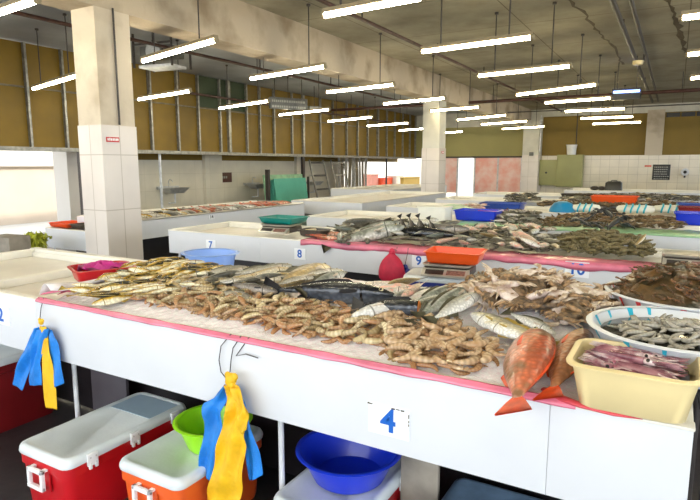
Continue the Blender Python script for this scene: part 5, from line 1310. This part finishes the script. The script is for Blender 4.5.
t = thing('notice_board', ((a.x + b.x) / 2, YB - .004, (a.z + b.z) / 2), 0, 'black notice board with faint lines of writing on the far tiled wall', 'notice board')
w_, h_ = (b.x - a.x) / 2, (a.z - b.z) / 2
MB().box(-w_, w_, -.03, 0, -h_, h_).build('board', 'sign_black', t, bevel=.006)
g = MB(); rnd = random.Random(3)
for r_ in range(6):
    x = -w_ + .06
    while x < w_ - .1:
        l_ = rnd.uniform(.02, .07); g.box(x, x + l_, -.034, -.03, h_ - .12 - r_ * .09, h_ - .085 - r_ * .09); x += l_ + .02
g.build('lettering', 'text_pale', t)
p = ony(685, 172, YB - .05)
t = thing('wall_fan', (p.x, YB - .12, p.z), 0, 'small dark and white wall fan right of the notice board', 'fan')
MB().lathe([(.02, 0), (.14, 0), (.14, .05), (.02, .05)], 16).xf(Matrix.Rotation(PI / 2, 4, 'X')).build('cage', 'white_metal', t, smooth=True)
MB().lathe([(.01, .05), (.06, .055), (.01, .07)], 12).xf(Matrix.Rotation(PI / 2, 4, 'X')).build('hub', 'sign_black', t, smooth=True)
MB().box(-.03, .03, 0, .12, -.22, -.10).build('bracket', 'sign_black', t)
p = ony(648, 166, YB); tag(MB().box(p.x - .12, p.x + .12, YB - .012, YB - .001, p.z - .03, p.z + .03).build('sign_strip', 'fin_red'), 'tiny orange strip sign left of the notice board', 'sign')
p = ony(531.5, 154, 24.78); tag(MB().box(p.x - .08, p.x + .08, 24.70, 24.785, p.z - .08, p.z + .08).build('switch_box', 'sign_grey', bevel=.008), 'dark little switch box on the farthest pillar', 'switch box')
# louvres high on the far wall at the right
t = thing('louvre', (1.0, YB - .02, 3.5), 0, 'dark louvred strip at the top of the right mustard panel', 'louvre')
for k in range(7): MB().box(-1.5 + k * .5, -1.05 + k * .5, -.03, .01, -.09, .07).build('slat_panel', 'sign_black', t)

# ================================================================== ALONG THE LEFT WALL
p = onx(222, 177.5, XT)
t = thing('wall_plate', (XT + .002, p.y, p.z), 0, 'dark brown plaque on the left tiled wall', 'plaque')
MB().box(0, .02, -.42, .42, -.15, .15).build('plaque', 'brown_plate', t, bevel=.004)
g = MB()
for k in range(5): g.box(.02, .024, -.22 + .09 * k, -.16 + .09 * k, -.03, .04)
g.build('lettering', 'text_pale', t)
def sink(y, label, z=.98):
    t = thing('wash_sink', (XT + .30, y, z), 0, label, 'sink')
    MB().loft([rrect(.14, .22, .04, -.14), rrect(.22, .34, .05, -.02), rrect(.23, .36, .05, 0), rrect(.21, .34, .05, 0), rrect(.13, .2, .04, -.11)]).build('bowl', 'steel', t, smooth=True)
    MB().box(-.30, -.22, -.36, .36, -.04, .04).build('splashback', 'steel', t)
    f = MB().tube([(-.22, 0, 0), (-.22, 0, .18), (-.17, 0, .22), (-.08, 0, .20), (-.07, 0, .15)], .014, 8).build('tap', 'steel', t, smooth=True)
    MB().tube([(-.22, -.05, .10), (-.22, .05, .10)], .01, 6).build('tap_handle', 'steel', f)
    MB().tube([(0, 0, -.14), (0, 0, -.4), (-.25, 0, -.42)], .025, 8).build('waste_pipe', 'white_metal', t, smooth=True)
sink(onx(150, 206, XT).y + .6, 'steel wash sink on the left wall right behind the nearest pillar')
sink(onx(251, 199, XT).y, 'steel wash sink on the left wall above the red fish')
sink(onx(322, 196, XT).y - 1, 'steel wash sink beside the green glass sheets')
# green glass sheets leaning in a rack
def plane_pt(px, py, x): return onx(px, py, x)
yg0, yg1 = onx(270, 190, -10.6).y, onx(312, 190, -10.6).y
t = thing('glass_rack', (-10.7, (yg0 + yg1) / 2, 0), 0, 'stack of green glass sheets leaning in a dark rack by the left wall', 'glass sheets')
hl = (yg1 - yg0) / 2
for k in range(3): MB().box(-.01, .0, -hl + .25 + .05 * k, hl - .1 * k, .3, 1.12 + .03 * k).xf(Matrix.Translation((.07 * k, 0, 0)) @ Matrix.Rotation(math.radians(-8), 4, 'Y')).build('glass_sheet', 'green_glass', t)
MB().box(-.12, -.08, -hl + .1, hl - .1, .35, 1.30).xf(Matrix.Rotation(math.radians(-6), 4, 'Y')).build('pale_sheet', 'green_film', t)
r_ = MB(); r_.box(-.06, .06, -hl - .02, -hl + .07, 0, 1.45); r_.box(-.2, .3, -hl, hl, .22, .28); r_.box(-.06, .0, hl - .05, hl, 0, 1.2); r_.box(-.2, -.14, -hl, -hl + .05, 0, .25); r_.box(.24, .3, hl - .05, hl, 0, .25)
r_.build('rack', 'dark_metal', t)
# aluminium frames leaning
for k, (pa, pb, l) in enumerate((((320, 168), (331, 203), 'left leaning aluminium frame before the dark strips'), ((341, 168), (347, 203), 'right leaning aluminium frame before the dark strips'))):
    y0_ = onx(pa[0], 190, -10.8).y; w_ = .9
    t = thing('metal_frame', (-10.8, y0_ + w_ / 2, 0), 0, l, 'frame')
    m_ = Matrix.Rotation(math.radians(-14), 4, 'Y')
    for yy in (-w_ / 2, w_ / 2): MB().box(-.02, .02, yy - .03, yy + .03, .02, 1.82).xf(m_).build('upright', 'galv', t)
    for zz in (.25, .75, 1.25, 1.72): MB().box(-.018, .018, -w_ / 2 + .03, w_ / 2 - .03, zz - .03, zz + .03).xf(m_).build('crossbar', 'dark_metal' if k == 0 else 'galv', t)
# dark hanging strips at the end of the tiled wall
for k in range(9):
    y_ = 18.7 + k * .27
    tag(MB().loft([[Vector((-11.25 + .02 * math.sin(k + q), y_ + .02 * math.sin(q * 2 + k), z_)), Vector((-11.25 + .03 * math.cos(k + q), y_ + .22, z_)), Vector((-11.235 + .03 * math.cos(k + q), y_ + .22, z_)), Vector((-11.235 + .02 * math.sin(k + q), y_ + .02 * math.sin(q * 2 + k), z_))] for q, z_ in enumerate((.15, .7, 1.3, 1.86))]).build('curtain_strip', 'strip_dark' if k % 2 else 'galv'), 'dark curtain strip hanging at the end of the left tiled wall', 'curtain strip', 'curtain strips at the end of the left wall')
# things seen outside through the far left opening
def outbox(x, y, w, d, h_, m_, name, label, cat, legs=False):
    t = thing(name, (x, y, -.15), 0, label, cat)
    MB().box(-w / 2, w / 2, -d / 2, d / 2, .1, h_).build('body', m_, t, bevel=.02); MB().box(-w / 2 - .03, w / 2 + .03, -d / 2 - .03, d / 2 + .03, h_, h_ + .06).build('lid', m_, t, bevel=.01)
    for sx in (-1, 1):
        for sy in (-1, 1): MB().box(sx * (w / 2 - .08) - .04, sx * (w / 2 - .08) + .04, sy * (d / 2 - .08) - .04, sy * (d / 2 - .08) + .04, 0, .12).build('foot', 'dark_metal', t)
q = onx(384, 192, -13.5); outbox(-13.5, q.y, .7, 1.1, 1.0, 'fin_red', 'street_bin', 'red bin outside beyond the far left opening', 'bin')
q = onx(376, 185, -13.8); outbox(-13.8, q.y - .6, .5, .8, 1.2, 'pink_wall', 'street_bin', 'dull pink bin outside beside the red one', 'bin')
q = onx(395, 190, -13.2); outbox(-13.2, q.y, .5, .9, 1.1, 'yard_wall', 'wooden_crate', 'pale wooden crate outside beyond the far left opening', 'crate')
q = onx(415, 190, -13.2); outbox(-13.2, q.y - 1.5, .9, 2.2, 1.0, 'mustard_olive', 'wooden_crate', 'brown crate outside just left of the middle pillar', 'crate')
struct(MB().box(-20.3, -20, 15, 60, -.2, 5), 'wall_outside_far', 'yard_wall_white')
# carton and plants beyond the left end of the near counter
p = onz(15, 249, .9)
t = thing('carton', (-6.55, 3.6, 0), math.radians(6), 'grey-brown box on a stool at the left edge beyond the near counter', 'box')
MB().box(-.20, .20, -.13, .13, .58, .80).build('box_body', 'grey_box', t, bevel=.004)
MB().box(-.22, .22, -.15, .15, .54, .575).build('stool_top', 'dark_metal', t)
for sx in (-1, 1):
    for sy in (-1, 1): MB().tube([(sx * .19, sy * .12, 0), (sx * .17, sy * .11, .55)], .014, 6).build('stool_leg', 'dark_metal', t)
p = ony(37, 241, 4.05)
for j, (dx, l) in enumerate(((-.07, 'yellow-green potted plant beyond the left end of the near counter, left one'), (.07, 'yellow-green potted plant beyond the left end of the near counter, right one'))):
    t = thing('potted_plant', (p.x + dx, 4.05, 0), 0, l, 'plant'); rnd = random.Random(70 + j)
    MB().lathe([(.01, 0), (.07, 0), (.10, .42), (.09, .42), (.01, .40)], 16).build('pot', 'grey_box', t, smooth=True)
    st_ = MB()
    for k in range(8): st_.tube([(0, 0, .40), (rnd.uniform(-.08, .08), rnd.uniform(-.08, .08), rnd.uniform(.6, .74))], [.006, .003], 5)
    st_.build('stems', 'leaf', t)
    lf = MB()
    for k in range(120):
        c = Vector((rnd.gauss(0, .045), rnd.gauss(0, .05), rnd.uniform(.52, .77))); m_ = Matrix.Translation(c) @ Euler((rnd.uniform(0, 6), rnd.uniform(0, 6), rnd.uniform(0, 6))).to_matrix().to_4x4()
        lf.add([m_ @ Vector(v) for v in ((-.04, 0, 0), (0, -.02, .006), (.05, 0, 0), (0, .02, .006))], ((0, 1, 2, 3),))
    lf.build('foliage', 'leaf', t)
# building across the street on the left: ledge and window openings
t = thing('street_building', (-24, 6, -.15), 0, 'pale building across the yard with a ledge and shaded windows', 'building')
MB().box(-.3, -.01, -18, 34, 0, 9).build('facade', 'yard_wall_white', t)
MB().box(-.02, .35, -18, 34, 3.0, 3.25).build('ledge', 'yard_wall', t)
for k in range(9):
    f_ = MB().box(-.02, .06, -8 + k * 3.2, -6.4 + k * 3.2, 3.9, 5.2).build('window_frame', 'hard_white', t)
    MB().box(.06, .08, -7.9 + k * 3.2, -6.5 + k * 3.2, 4.0, 5.1).build('pane', 'steel', f_)

# stands that carry the overhanging basins beside and behind the near counter
def side_table(x0, x1, y0, y1, z, label):
    t = thing('side_table', ((x0 + x1) / 2, (y0 + y1) / 2, 0), 0, label, 'table'); hx, hy = (x1 - x0) / 2, (y1 - y0) / 2
    MB().box(-hx, hx, -hy, hy, z - .03, z).build('tabletop', 'dark_board', t, bevel=.003)
    for sx in (-1, 1):
        for sy in (-1, 1): MB().tube([(sx * (hx - .04), sy * (hy - .04), 0), (sx * (hx - .04), sy * (hy - .04), z - .028)], .015, 8).build('leg', 'dark_metal', t, smooth=True)
side_table(.105, .52, 1.84, 2.70, .930, 'dark table at the right end of the near counter under the round basins')
side_table(-.18, .50, 2.715, 2.98, .932, 'narrow dark table behind the near counter under the mud crab basin')
